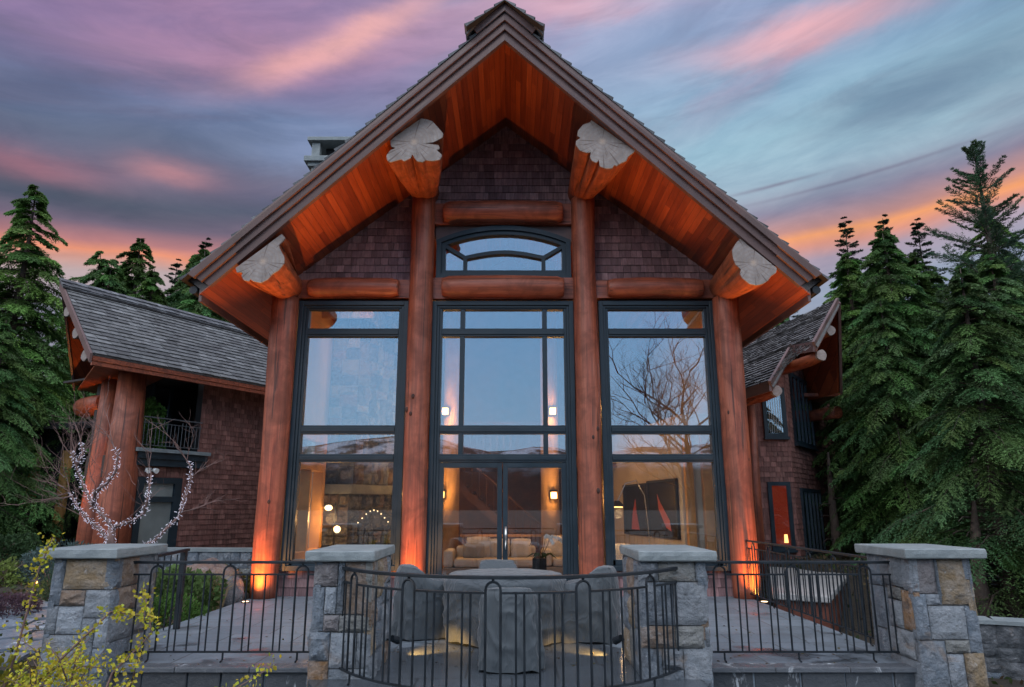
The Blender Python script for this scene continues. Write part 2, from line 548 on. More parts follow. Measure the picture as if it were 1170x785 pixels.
M['lamp_soft'] = emit('lamp_glow_dim', (1.0, 0.5, 0.15), 1.6)
M['lamp'] = emit('lamp_glow', (1.0, 0.50, 0.16), 3.2)
M['lamp_white'] = emit('lamp_glow_pale', (1.0, 0.72, 0.38), 2.6)
M['uplens'] = emit('uplight_lens', (1.0, 0.70, 0.40), 3.0)
M['plaster'] = mat('cream_plaster', build=paint_b((0.42, 0.37, 0.31), 0.08, 2, (0.7, 0.9)))
M['warmwall'] = mat('warm_wood_wall', build=paint_b((0.16, 0.066, 0.028), 0.35, 1.5, (0.5, 0.8)))
M['floorwood'] = mat('wood_floor', build=paint_b((0.26, 0.13, 0.06), 0.3, 2, (0.3, 0.5)))
M['honey'] = mat('honey_timber', build=paint_b((0.50, 0.26, 0.09), 0.2, 2, (0.4, 0.6)))
M['stairwood'] = mat('dark_stair_timber', build=paint_b((0.13, 0.055, 0.022), 0.2, 2, (0.4, 0.6)))
M['paleLog'] = mat('peeled_log', build=paint_b((0.42, 0.26, 0.13), 0.2, 2, (0.5, 0.7)))
M['sofa'] = mat('linen', build=paint_b((0.42, 0.39, 0.35), 0.1, 4, (0.8, 0.95), 0.3))
M['sofa_dark'] = mat('grey_linen', build=paint_b((0.20, 0.185, 0.17), 0.1, 4, (0.8, 0.95), 0.3))
M['white'] = mat('white_petals', (0.8, 0.8, 0.78), 0.6)
M['brownpaint'] = mat('red_brown_boards', build=paint_b((0.12, 0.035, 0.02), 0.3, 3))
M['vinyl'] = mat('pale_grey_vinyl', build=paint_b((0.30, 0.30, 0.30), 0.12, 3, (0.5, 0.7), 0.2))
M['doorpanel'] = mat('grey_green_door', build=paint_b((0.17, 0.19, 0.185), 0.12, 2))
M['curtain'] = mat('curtain_cloth', build=paint_b((0.35, 0.34, 0.32), 0.15, 3))


# ------------------------------------------------------------------ mesh helpers
ORG = {}


class MB:
    def __init__(self):
        self.v, self.f, self.c = [], [], []

    def add(self, vs, fs, c=(0.5, 0.5, 0.5)):
        o = len(self.v)
        self.v.extend([tuple(p) for p in vs])
        self.f.extend([[i + o for i in q] for q in fs])
        self.c.extend([c] * len(vs))
        return self

    def box(self, x0, x1, y0, y1, z0, z1, c=(0.5, 0.5, 0.5)):
        return self.add([(x0, y0, z0), (x1, y0, z0), (x1, y1, z0), (x0, y1, z0), (x0, y0, z1), (x1, y0, z1), (x1, y1, z1), (x0, y1, z1)],
                        [(0, 3, 2, 1), (4, 5, 6, 7), (0, 1, 5, 4), (1, 2, 6, 5), (2, 3, 7, 6), (3, 0, 4, 7)], c)

    def hexa(self, p, c=(0.5, 0.5, 0.5)):
        """eight corners: bottom ring then top ring"""
        return self.add(p, [(0, 3, 2, 1), (4, 5, 6, 7), (0, 1, 5, 4), (1, 2, 6, 5), (2, 3, 7, 6), (3, 0, 4, 7)], c)

    def beam(self, a, b, w, h, up=(0, 0, 1), c=(0.5, 0.5, 0.5)):
        a, b = Vector(a), Vector(b)
        d = (b - a).normalized()
        s = d.cross(Vector(up))
        if s.length < 1e-4:
            s = d.cross(Vector((1, 0, 0)))
        s.normalize()
        u = s.cross(d)
        s, u = s * w / 2, u * h / 2
        return self.hexa([a - s - u, a + s - u, b + s - u, b - s - u, a - s + u, a + s + u, b + s + u, b - s + u], c)

    def prism(self, poly, d, c=(0.5, 0.5, 0.5)):
        """polygon (3D, any simple) swept by vector d"""
        n = len(poly)
        d = Vector(d)
        vs = [Vector(p) for p in poly]
        vs += [p + d for p in vs]
        fs = [list(range(n))[::-1], list(range(n, 2 * n))]
        fs += [(i, (i + 1) % n, n + (i + 1) % n, n + i) for i in range(n)]
        return self.add(vs, fs, c)

    def tube(self, pts, rad, n=8, c=(0.5, 0.5, 0.5), cap=True, wob=0.0, seed=0.0):
        pts = [Vector(p) for p in pts]
        if not hasattr(rad, '__len__'):
            rad = [rad] * len(pts)
        vs, fs = [], []
        ref = None
        for i, p in enumerate(pts):
            d = (pts[min(i + 1, len(pts) - 1)] - pts[max(i - 1, 0)]).normalized()
            if ref is None:
                ref = d.cross(Vector((0, 0, 1)))
                if ref.length < 0.05:
                    ref = Vector((1, 0, 0))
            s = (ref - d * ref.dot(d)).normalized()
            ref = s
            u = d.cross(s)
            for k in range(n):
                a = 2 * math.pi * k / n
                q = s * math.cos(a) + u * math.sin(a)
                r = rad[i]
                if wob:
                    r *= 1 + wob * mnoise.noise(Vector((q.x * 1.2 + seed, q.y * 1.2 + q.z, (p.x + p.y + p.z) * 0.8 + seed * 3)))
                vs.append(p + q * r)
        for i in range(len(pts) - 1):
            for k in range(n):
                k2 = (k + 1) % n
                fs.append((i * n + k, i * n + k2, (i + 1) * n + k2, (i + 1) * n + k))
        if cap:
            fs.append(list(range(n))[::-1])
            fs.append([(len(pts) - 1) * n + k for k in range(n)])
        return self.add(vs, fs, c)

    def ball(self, p, r, n=8, c=(0.5, 0.5, 0.5), sq=(1, 1, 1)):
        m = n // 2 + 1
        vs, fs = [], []
        for i in range(m + 1):
            th = math.pi * i / m
            for k in range(n):
                a = 2 * math.pi * k / n
                vs.append((p[0] + r * sq[0] * math.sin(th) * math.cos(a), p[1] + r * sq[1] * math.sin(th) * math.sin(a), p[2] + r * sq[2] * math.cos(th)))
        for i in range(m):
            for k in range(n):
                k2 = (k + 1) % n
                fs.append((i * n + k, (i + 1) * n + k, (i + 1) * n + k2, i * n + k2))
        return self.add(vs, fs, c)

    def build(self, name, m, parent=None, smooth=False, local=False, bevel=0.0, label=None, sub=0):
        off = Vector((0, 0, 0)) if (local or parent is None) else ORG.get(parent.name, Vector((0, 0, 0)))
        me = bpy.data.meshes.new(name)
        va = np.array([tuple(p) for p in self.v], dtype=np.float32).reshape(-1, 3) - np.array(off, dtype=np.float32)
        me.from_pydata(va.tolist(), [], self.f)
        ca = np.ones((len(self.v), 4), dtype=np.float32)
        ca[:, :3] = np.array(self.c, dtype=np.float32)
        at = me.color_attributes.new('Col', 'FLOAT_COLOR', 'POINT')
        at.data.foreach_set('color', ca.ravel())
        if smooth:
            me.polygons.foreach_set('use_smooth', [len(p) <= 4 for p in self.f])
        me.materials.append(m if not isinstance(m, str) else M[m])
        me.update()
        o = bpy.data.objects.new(name, me)
        col.objects.link(o)
        if bevel:
            bv = o.modifiers.new('bevel', 'BEVEL')
            bv.width = bevel
            bv.segments = 2
            bv.limit_method = 'ANGLE'
        if sub:
            sb = o.modifiers.new('sub', 'SUBSURF')
            sb.levels = sb.render_levels = sub
        if parent:
            o.parent = parent
            ORG[o.name] = off.copy() if not local else Vector((0, 0, 0))
        if label:
            o['label'] = label
        return o


def tag(o, label, cat=None, group=None, kind=None):
    if label:
        o['label'] = label
    if cat:
        o['category'] = cat
    if group:
        o['group'] = group
    if kind:
        o['kind'] = kind
    return o


def thing(name, label, cat, loc=(0, 0, 0), group=None, rotz=0.0):
    o = bpy.data.objects.new(name, None)
    o.empty_display_size = 0.2
    o.location = loc
    o.rotation_euler = (0, 0, rotz)
    col.objects.link(o)
    ORG[o.name] = Vector(loc)
    return tag(o, label, cat, group)


def children(o):
    return [c for c in bpy.data.objects if c.parent == o]


def copy_tree(o, loc, rotz=0.0, scale=1.0, label=None, group=None):
    r = o.copy()
    col.objects.link(r)
    r.location = loc
    r.rotation_euler = (0, 0, rotz)
    r.scale = (scale,) * 3 if not isinstance(scale, tuple) else scale
    if label:
        r['label'] = label
    if group:
        r['group'] = group
    for ch in children(o):
        c = ch.copy()
        col.objects.link(c)
        c.parent = r
        for g in children(ch):
            d = g.copy()
            col.objects.link(d)
            d.parent = c
    return r


def lamp(kind, loc, energy, color=(1.0, 0.55, 0.22), size=0.05, aim=None, angle=60, blend=0.6, parent=None, name='lamp_light'):
    d = bpy.data.lights.new(name, kind)
    d.energy = energy
    d.color = color
    if kind == 'AREA':
        d.size = size
    else:
        d.shadow_soft_size = size
    if kind == 'SPOT':
        d.spot_size = R(angle)
        d.spot_blend = blend
    o = bpy.data.objects.new(name, d)
    if aim is not None:
        o.rotation_euler = (Vector(aim) - Vector(loc)).to_track_quat('-Z', 'Y').to_euler()
    if parent:
        o.parent = parent
        loc = Vector(loc) - ORG.get(parent.name, Vector((0, 0, 0)))
    o.location = loc
    col.objects.link(o)
    return o


def clip_rect(poly, u0, u1, v0, v1):
    for ax, val, keep in ((0, u0, 1), (0, u1, -1), (1, v0, 1), (1, v1, -1)):
        out = []
        n = len(poly)
        for i in range(n):
            a, b = poly[i], poly[(i + 1) % n]
            ia, ib = (a[ax] - val) * keep >= 0, (b[ax] - val) * keep >= 0
            if ia:
                out.append(a)
            if ia != ib:
                k = (val - a[ax]) / (b[ax] - a[ax])
                out.append((a[0] + (b[0] - a[0]) * k, a[1] + (b[1] - a[1]) * k))
        poly = out
        if len(poly) < 3:
            return None
    return poly


def shingles(mb, o, u, v, n, poly, course=0.16, wmin=0.10, wmax=0.21, thick=0.02, pal=None, rng=None, gap=0.006, jag=0.0):
    """overlapping shingles covering a polygon given in the plane's own (u, v) metres"""
    o, u, v, n = Vector(o), Vector(u), Vector(v), Vector(n)
    us = [p[0] for p in poly]
    vs = [p[1] for p in poly]
    mb.add([o + u * p[0] + v * p[1] - n * 0.004 for p in poly], [list(range(len(poly)))], tuple(c * 0.25 for c in pal[0]))
    r0 = math.floor(min(vs) / course) * course
    row = 0
    vv = r0
    while vv < max(vs):
        x = min(us) - rng.random() * wmax
        while x < max(us):
            w = rng.uniform(wmin, wmax)
            dv = rng.uniform(-jag, jag) if jag else 0.0
            q = clip_rect(poly, x + gap / 2, x + w - gap / 2, vv + dv, vv + course + jag)
            if q:
                a = pal[rng.randrange(len(pal))]
                k = rng.uniform(0.72, 1.25)
                c = (a[0] * k, a[1] * k, a[2] * k)
                m = len(q)
                th = thick * rng.uniform(0.75, 1.15)
                top = [o + u * p[0] + v * p[1] + n * (th - (th - 0.003) * min(1.0, max(0.0, (p[1] - vv - dv) / (course * 1.1)))) for p in q]
                bot = [o + u * p[0] + v * p[1] - n * 0.003 for p in q]
                mb.add(top + bot, [list(range(m))] + [(i, m + i, m + (i + 1) % m, (i + 1) % m) for i in range(m)], c)
            x += w
        vv += course
        row += 1


def superellipse(a, rx, ry, p):
    c, s = math.cos(a), math.sin(a)
    return rx * math.copysign(abs(c) ** (2 / p), c), ry * math.copysign(abs(s) ** (2 / p), s)


SH_PAL = [(0.205, 0.118, 0.120), (0.150, 0.086, 0.090), (0.240, 0.145, 0.146), (0.180, 0.104, 0.110)]
SH_RED = [(0.175, 0.074, 0.060), (0.138, 0.057, 0.047), (0.200, 0.090, 0.074)]
SL_PAL = [(0.090, 0.098, 0.110), (0.070, 0.076, 0.086), (0.115, 0.124, 0.135), (0.056, 0.060, 0.068)]
SL_LT = [(0.098, 0.104, 0.108), (0.080, 0.085, 0.089), (0.122, 0.128, 0.132), (0.068, 0.072, 0.076)]
SL_OLD = [(0.105, 0.105, 0.110), (0.070, 0.068, 0.070), (0.150, 0.148, 0.150), (0.055, 0.052, 0.052)]
rng = random.Random(7)

# ================================================================== SETTING: ground, hills, terrace
def terrain_h(x, y):
    h = -0.62
    if x < -4.6:
        k = min(1.0, max(0.0, (y - 7.5) / 9.0)) * min(1.0, (-4.6 - x) / 1.2)
        h += 0.95 * k * k * (3 - 2 * k)
    if x > 5.2:
        k = min(1.0, max(0.0, (y - 9.0) / 10.0)) * min(1.0, (x - 5.2) / 2.0)
        h += 1.0 * k * k * (3 - 2 * k)
    if abs(x) > 4.6 or y > 26 or y < 6:
        h += 0.10 * mnoise.noise(Vector((x * 0.35, y * 0.35, 0))) * (1 if abs(x) > 5.2 else 0.3)
    return h


mb = MB()
gx = [-900, -300, -120, -70] + [-50 + i * 1.0 for i in range(101)] + [70, 120, 300, 900]
gy = [-900, -300, -100, -40, -20] + [-10 + i * 1.0 for i in range(71)] + [80, 140, 300, 900]
vs = [(x, y, terrain_h(x, y)) for y in gy for x in gx]
nx = len(gx)
fs = [(j * nx + i, j * nx + i + 1, (j + 1) * nx + i + 1, (j + 1) * nx + i) for j in range(len(gy) - 1) for i in range(nx - 1)]
mb.add(vs, fs)
tag(mb.build('ground', 'ground', smooth=True), 'dark forest soil around the terrace', 'ground', kind='structure')

mb = MB()
vs, fs = [], []
NA = 200
for i in range(NA):
    a = 2 * math.pi * i / NA
    d = 620
    back_k = 0.5 - 0.5 * math.cos(a)          # 1 straight behind the camera
    hh = 22 + 46 * back_k + 26 * mnoise.noise(Vector((math.sin(a) * 3.1, math.cos(a) * 3.1, 4.0))) + 9 * mnoise.noise(Vector((math.sin(a) * 11, math.cos(a) * 11, 1)))
    for k in range(6):
        f = k / 5
        dd = d + 160 * f
        vs.append((math.sin(a) * dd, math.cos(a) * dd, -2 + hh * (1 - (1 - f) ** 1.6) + 4 * f * mnoise.noise(Vector((a * 9, f * 4, 0)))))
for i in range(NA):
    j = (i + 1) % NA
    for k in range(5):
        fs.append((i * 6 + k, j * 6 + k, j * 6 + k + 1, i * 6 + k + 1))
mb.add(vs, fs)
tag(mb.build('hills', 'hill', smooth=True), 'far wooded hills with snow', 'hills', kind='structure')

# terrace slab with the rounded bay in front
BC, BR = (-0.02, 8.349), 1.909
mb = MB()
mb.box(-4.85, 4.42, 7.96, 14.0, -0.9, 0.0)
arc = []
for i in range(41):
    a = math.pi + math.pi * i / 40
    arc.append((BC[0] + (BR + 0.16) * math.cos(a), BC[1] - 0.35 + (BR + 0.16) * math.sin(a) * 0.96))
arc[0] = (arc[0][0], 7.958)
arc[-1] = (arc[-1][0], 7.958)
mb.prism([(p[0], min(p[1], 7.958), -0.9) for p in arc], (0, 0, 0.9))
tag(mb.build('terrace', 'paving'), 'grey slate paved terrace', 'terrace', kind='structure')

# coping + riser blocks + lower tread of the steps at both sides
mb = MB()
for x0, x1 in ((-4.30, -1.99), (1.97, 4.28)):
    for lvl, (yf, zt) in enumerate(((7.94, -0.045), (7.55, -0.225), (7.16, -0.405))):
        x = x0
        while x < x1 - 0.02:
            w = min(rng.uniform(0.34, 0.6), x1 - x)
            if x1 - (x + w) < 0.15:
                w = x1 - x
            k = rng.uniform(0.7, 1.25)
            c = (0.040 * k, 0.047 * k, 0.056 * k)
            d = rng.uniform(-0.015, 0.015)
            mb.box(x + 0.008, x + w - 0.008, yf + d, yf + 0.42, zt - 0.165, zt - rng.uniform(0, 0.012), c)
            x += w
st = mb.build('steps', 'wetstone', bevel=0.012)
tag(st, 'wet dark slate block steps below the terrace edge', 'steps', kind='structure')
mb = MB()
for x0, x1 in ((-4.30, -1.99), (1.97, 4.28)):
    x = x0
    while x < x1 - 0.02:
        w = min(0.78, x1 - x)
        k = rng.uniform(0.85, 1.1)
        mb.box(x + 0.003, x + w - 0.003, 7.88, 8.12, -0.043, 0.006, (0.085 * k, 0.096 * k, 0.112 * k))
        x += w
tag(mb.build('coping', 'wetstone', bevel=0.006), 'slate edge slabs of the terrace', 'kerb', kind='structure')


# ================================================================== stonework
def rough_stone(mb, o, u, v, n, u0, u1, v0, v1, c, rg, depth=0.045, sub=9, gap=0.004):
    o, u, v, n = Vector(o), Vector(u), Vector(v), Vector(n)
    u0, u1, v0, v1 = u0 + gap, u1 - gap, v0 + gap, v1 - gap
    if u1 - u0 < 0.015 or v1 - v0 < 0.015:
        return
    sd = rg.random() * 50
    tilt = (rg.uniform(-0.4, 0.4), rg.uniform(-0.4, 0.4))
    d0 = depth * rg.uniform(0.6, 1.1)
    vs, fs = [], []
    N = sub
    for j in range(N + 1):
        for i in range(N + 1):
            a, b = i / N, j / N
            e = min(a, 1 - a, b, 1 - b)
            pil = min(1.0, e * 5.5)
            nz = mnoise.noise(Vector((a * 2.3 + sd, b * 2.3, sd))) * 0.55 + mnoise.noise(Vector((a * 6 + sd, b * 6, 2 * sd))) * 0.3
            h = d0 * (0.35 + 0.65 * pil) * (1 + nz * 0.9 * pil + (tilt[0] * (a - 0.5) + tilt[1] * (b - 0.5)) * pil)
            jx = 0.012 * mnoise.noise(Vector((b * 4, sd, a * 4))) if e == 0 else 0
            vs.append(o + u * (u0 + (u1 - u0) * a + jx * 0.5) + v * (v0 + (v1 - v0) * b + jx * 0.5) + n * h)
    nn = N + 1
    for j in range(N):
        for i in range(N):
            fs.append((j * nn + i, j * nn + i + 1, (j + 1) * nn + i + 1, (j + 1) * nn + i))
    rim = [i for i in range(nn)] + [j * nn + N for j in range(1, nn)] + [N * nn + i for i in range(N - 1, -1, -1)] + [j * nn for j in range(N - 1, 0, -1)]
    k0 = len(vs)
    vs += [vs[i] - n * (d0 + 0.03) for i in rim]
    m = len(rim)
    for i in range(m):
        fs.append((rim[i], k0 + i, k0 + (i + 1) % m, rim[(i + 1) % m]))
    k = rg.uniform(0.85, 1.15)
    mb.add(vs, fs, tuple(x * k for x in c))


ST = dict(blue=(0.106, 0.138, 0.175), pale=(0.187, 0.215, 0.245), grey=(0.144, 0.171, 0.200), tan=(0.215, 0.158, 0.092), brown=(0.165, 0.115, 0.080),
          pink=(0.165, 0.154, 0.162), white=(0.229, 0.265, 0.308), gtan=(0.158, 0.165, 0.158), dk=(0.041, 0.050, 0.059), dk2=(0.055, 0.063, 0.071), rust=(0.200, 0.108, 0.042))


def ashlar(u0, u1, v0, v1, rg, size=0.34):
    w, h = u1 - u0, v1 - v0
    if (w < size * 1.25 and h < size * 1.25) or (w * h < size * size * 0.9 and max(w, h) < 1.7 * size):
        return [(u0, u1, v0, v1)]
    k = rg.uniform(0.35, 0.65)
    if w > h * 0.9:
        return ashlar(u0, u0 + w * k, v0, v1, rg, size) + ashlar(u0 + w * k, u1, v0, v1, rg, size)
    return ashlar(u0, u1, v0, v0 + h * k, rg, size) + ashlar(u0, u1, v0 + h * k, v1, rg, size)


def stone_face(mb, o, u, v, n, w, h, rg, rects=None, pal=('blue', 'grey', 'pale', 'gtan', 'brown', 'blue', 'tan'), size=0.34, depth=0.045, sub=9):
    O, U, V, Nn = Vector(o), Vector(u), Vector(v), Vector(n)
    mb.add([O, O + U * w, O + U * w + V * h, O + V * h], [(0, 1, 2, 3)], (0.155, 0.165, 0.175))
    if rects is None:
        rects = [(*r, rg.choice(pal)) for r in ashlar(0, w, 0, h, rg, size)]
    for (a, b, c, d, cl) in rects:
        rough_stone(mb, o, u, v, n, a, b, c, d, ST[cl], rg, depth, sub)


def px_rects(L, w, ytop, ybot, ztop, zbot, zfloor):
    """stone layout noted as (u0,u1 share of the face, heights) -> metres"""
    out = []
    for (a, b, y0, y1, cl) in L:
        za = ztop - (y0 - ytop) / (ybot - ytop) * (ztop - zbot)
        zb = ztop - (y1 - ytop) / (ybot - ytop) * (ztop - zbot)
        out.append((a * w, b * w, zb - zfloor, za - zfloor, cl))
    return out


def pillar(x0, x1, y0, y1, ztop, cap, label, front, right=None, left=None, seed=1, zf=-0.62):
    """square stone pier: four faces of rough ashlar with a slab on top"""
    rg = random.Random(seed)
    t = thing('stone_pillar', label, 'stone pillar', ((x0 + x1) / 2, (y0 + y1) / 2, zf), 'stone pillars along the terrace edge')
    mb = MB()
    h = ztop - zf
    bt = 0.035                       # batter: the foot is a little wider than the head
    w, d = x1 - x0, y1 - y0
    s = bt / h
    mb.hexa([(x0 - bt, y0 - bt, zf), (x1 + bt, y0 - bt, zf), (x1 + bt, y1 + bt, zf), (x0 - bt, y1 + bt, zf), (x0, y0, ztop), (x1, y0, ztop), (x1, y1, ztop), (x0, y1, ztop)], (0.1, 0.105, 0.11))
    stone_face(mb, (x0 - bt, y0 - bt, zf), (1, 0, 0), (0, s, 1), (0, -1, s), w + 2 * bt, h, rg, [(a * (w + 2 * bt) / w, b * (w + 2 * bt) / w, c, dd, cl) for a, b, c, dd, cl in front])
    stone_face(mb, (x1 + bt, y0 - bt, zf), (0, 1, 0), (-s, 0, 1), (1, 0, s), d + 2 * bt, h, rg, right)
    stone_face(mb, (x0 - bt, y1 + bt, zf), (0, -1, 0), (s, 0, 1), (-1, 0, s), d + 2 * bt, h, rg, left)
    stone_face(mb, (x1 + bt, y1 + bt, zf), (-1, 0, 0), (0, -s, 1), (0, 1, s), w + 2 * bt, h, rg)
    mb.build('shaft', 'stone', t)
    # slab with slightly broken edges
    cx0, cx1, cy0, cy1 = cap
    mb = MB()
    n = 14
    ring = []
    for k in range(4 * n):
        side, f = divmod(k, n)
        f /= n
        p = ((cx0 + (cx1 - cx0) * f, cy0), (cx1, cy0 + (cy1 - cy0) * f), (cx1 - (cx1 - cx0) * f, cy1), (cx0, cy1 - (cy1 - cy0) * f))[side]
        ring.append(p)
    vs, fs = [], []
    levels = ((ztop + 0.002, -0.012), (ztop + 0.014, 0.0), (ztop + 0.055, 0.003), (ztop + 0.094, 0.0), (ztop + 0.105, -0.014))
    cxm, cym = (cx0 + cx1) / 2, (cy0 + cy1) / 2
    for z, ins in levels:
        for k, (px, py) in enumerate(ring):
            dx, dy = px - cxm, py - cym
            L = math.hypot(dx, dy)
            j = 0.008 * mnoise.noise(Vector((px * 9, py * 9, z * 30))) + ins
            vs.append((px + dx / L * j, py + dy / L * j, z + 0.003 * mnoise.noise(Vector((px * 7, py * 7, 3)))))
    m = len(ring)
    for l in range(len(levels) - 1):
        for k in range(m):
            fs.append((l * m + k, l * m + (k + 1) % m, (l + 1) * m + (k + 1) % m, (l + 1) * m + k))
    fs.append(list(range(m))[::-1])
    fs.append([(len(levels) - 1) * m + k for k in range(m)])
    mb.add(vs, fs)
    mb.build('cap', 'cap', t)
    return t


ZF = -0.62
w = 0.60
pillar(-4.87, -4.27, 7.85, 8.72, 1.10, (-5.01, -4.19, 7.74, 8.86), 'stone pillar behind the yellow twiggy shrub, bare wrapped tree above it',
       px_rects([(0, .20, 160, 415, 'blue'), (.20, 1, 160, 330, 'tan'), (.18, .58, 332, 418, 'brown'), (.58, 1, 332, 482, 'pale'), (0, .18, 418, 570, 'grey'), (.18, .58, 420, 570, 'white'),
                 (.58, .80, 484, 700, 'grey'), (.80, 1, 484, 640, 'white'), (0, .58, 572, 740, 'grey'), (.80, 1, 642, 800, 'blue'), (0, .58, 742, 960, 'blue'), (.58, .8, 702, 960, 'grey'), (.8, 1, 802, 960, 'grey')], w, 160, 785, 1.10, -0.06, ZF),
       right=px_rects([(0, .20, 160, 330, 'blue'), (.20, .58, 160, 325, 'brown'), (.58, 1, 160, 395, 'grey'), (0, .14, 332, 470, 'blue'), (.14, .58, 328, 462, 'brown'), (.58, 1, 398, 600, 'pink'),
                       (0, .58, 470, 620, 'grey'), (0, .5, 622, 960, 'blue'), (.5, 1, 622, 960, 'grey')], 0.94, 160, 785, 1.10, -0.06, ZF), seed=11)
pillar(4.27, 4.87, 7.85, 8.72, 1.10, (4.17, 5.03, 7.74, 8.86), 'stone pillar with tan and blue stones beside the side railing and spruce trees',
       px_rects([(0, .42, 130, 278, 'pink'), (.42, .46, 130, 325, 'blue'), (.46, .92, 130, 325, 'tan'), (.92, 1, 130, 325, 'blue'), (.22, .46, 280, 327, 'white'), (0, .22, 280, 470, 'blue'), (.22, .80, 329, 468, 'pale'), (.80, 1, 329, 520, 'blue'),
                 (0, .42, 472, 670, 'blue'), (.42, .80, 470, 524, 'gtan'), (.42, .68, 526, 670, 'white'), (.68, 1, 522, 670, 'tan'), (0, .5, 672, 860, 'grey'), (.5, 1, 672, 860, 'blue')], w, 130, 656, 1.10, -0.16, ZF),
       left=px_rects([(.80, 1, 130, 270, 'grey'), (.30, .80, 130, 262, 'grey'), (.0, .30, 130, 272, 'blue'), (0, .42, 275, 465, 'blue'), (.42, .72, 264, 320, 'gtan'), (.72, 1, 272, 440, 'rust'), (.42, .72, 322, 442, 'pale'),
                      (.35, .9, 444, 560, 'pale'), (0, .35, 467, 670, 'blue'), (.35, 1, 562, 700, 'grey'), (0, 1, 702, 860, 'blue')], 0.94, 130, 656, 1.10, -0.16, ZF), seed=12)
w = 0.54
pillar(-1.97, -1.43, 7.45, 8.45, 1.10, (-2.08, -1.385, 7.35, 8.62), 'stone pillar with rust stained foot where the curved railing starts, under the fireplace window',
       px_rects([(0, .40, 160, 290, 'pink'), (.40, .52, 160, 430, 'blue'), (.52, 1, 160, 430, 'brown'), (0, .20, 292, 516, 'blue'), (.20, .40, 292, 430, 'white'), (.20, .46, 434, 516, 'pink'), (.46, 1, 434, 520, 'gtan'),
                 (0, .33, 518, 660, 'blue'), (.33, .76, 522, 698, 'white'), (.76, 1, 522, 698, 'grey'), (0, .33, 662, 800, 'rust'), (.33, 1, 700, 800, 'grey'), (0, .6, 802, 980, 'blue'), (.6, 1, 802, 980, 'grey')], w, 160, 785, 1.10, -0.07, ZF), seed=13)
w = 0.62
pillar(1.31, 1.93, 7.45, 8.45, 1.10, (1.275, 2.06, 7.35, 8.62), 'stone pillar of pale granite where the curved railing ends, under the picture window',
       px_rects([(0, .30, 160, 265, 'grey'), (.30, .84, 160, 265, 'gtan'), (.84, 1, 160, 262, 'grey'), (0, .5, 267, 486, 'blue'), (.5, 1, 267, 486, 'pale'), (0, .5, 488, 598, 'brown'), (.5, .92, 488, 598, 'gtan'), (.92, 1, 488, 598, 'grey'),
                 (0, .3, 600, 800, 'blue'), (.3, .60, 600, 700, 'grey'), (.60, 1, 600, 800, 'pale'), (.3, .6, 702, 800, 'grey'), (0, 1, 802, 980, 'blue')], w, 160, 785, 1.10, -0.07, ZF), seed=14)


# ================================================================== railings
def sweep_rect(mb, pts, w, h):
    pts = [Vector(p) for p in pts]
    vs, fs = [], []
    for i, p in enumerate(pts):
        d = (pts[min(i + 1, len(pts) - 1)] - pts[max(i - 1, 0)]).normalized()
        s = Vector((d.y, -d.x, 0)).normalized() * w / 2
        u = Vector((0, 0, h / 2))
        vs += [p - s - u, p + s - u, p + s + u, p - s + u]
    for i in range(len(pts) - 1):
        for k in range(4):
            k2 = (k + 1) % 4
            fs.append((i * 4 + k, i * 4 + k2, (i + 1) * 4 + k2, (i + 1) * 4 + k))
    fs += [(3, 2, 1, 0), tuple((len(pts) - 1) * 4 + k for k in range(4))]
    return mb.add(vs, fs)


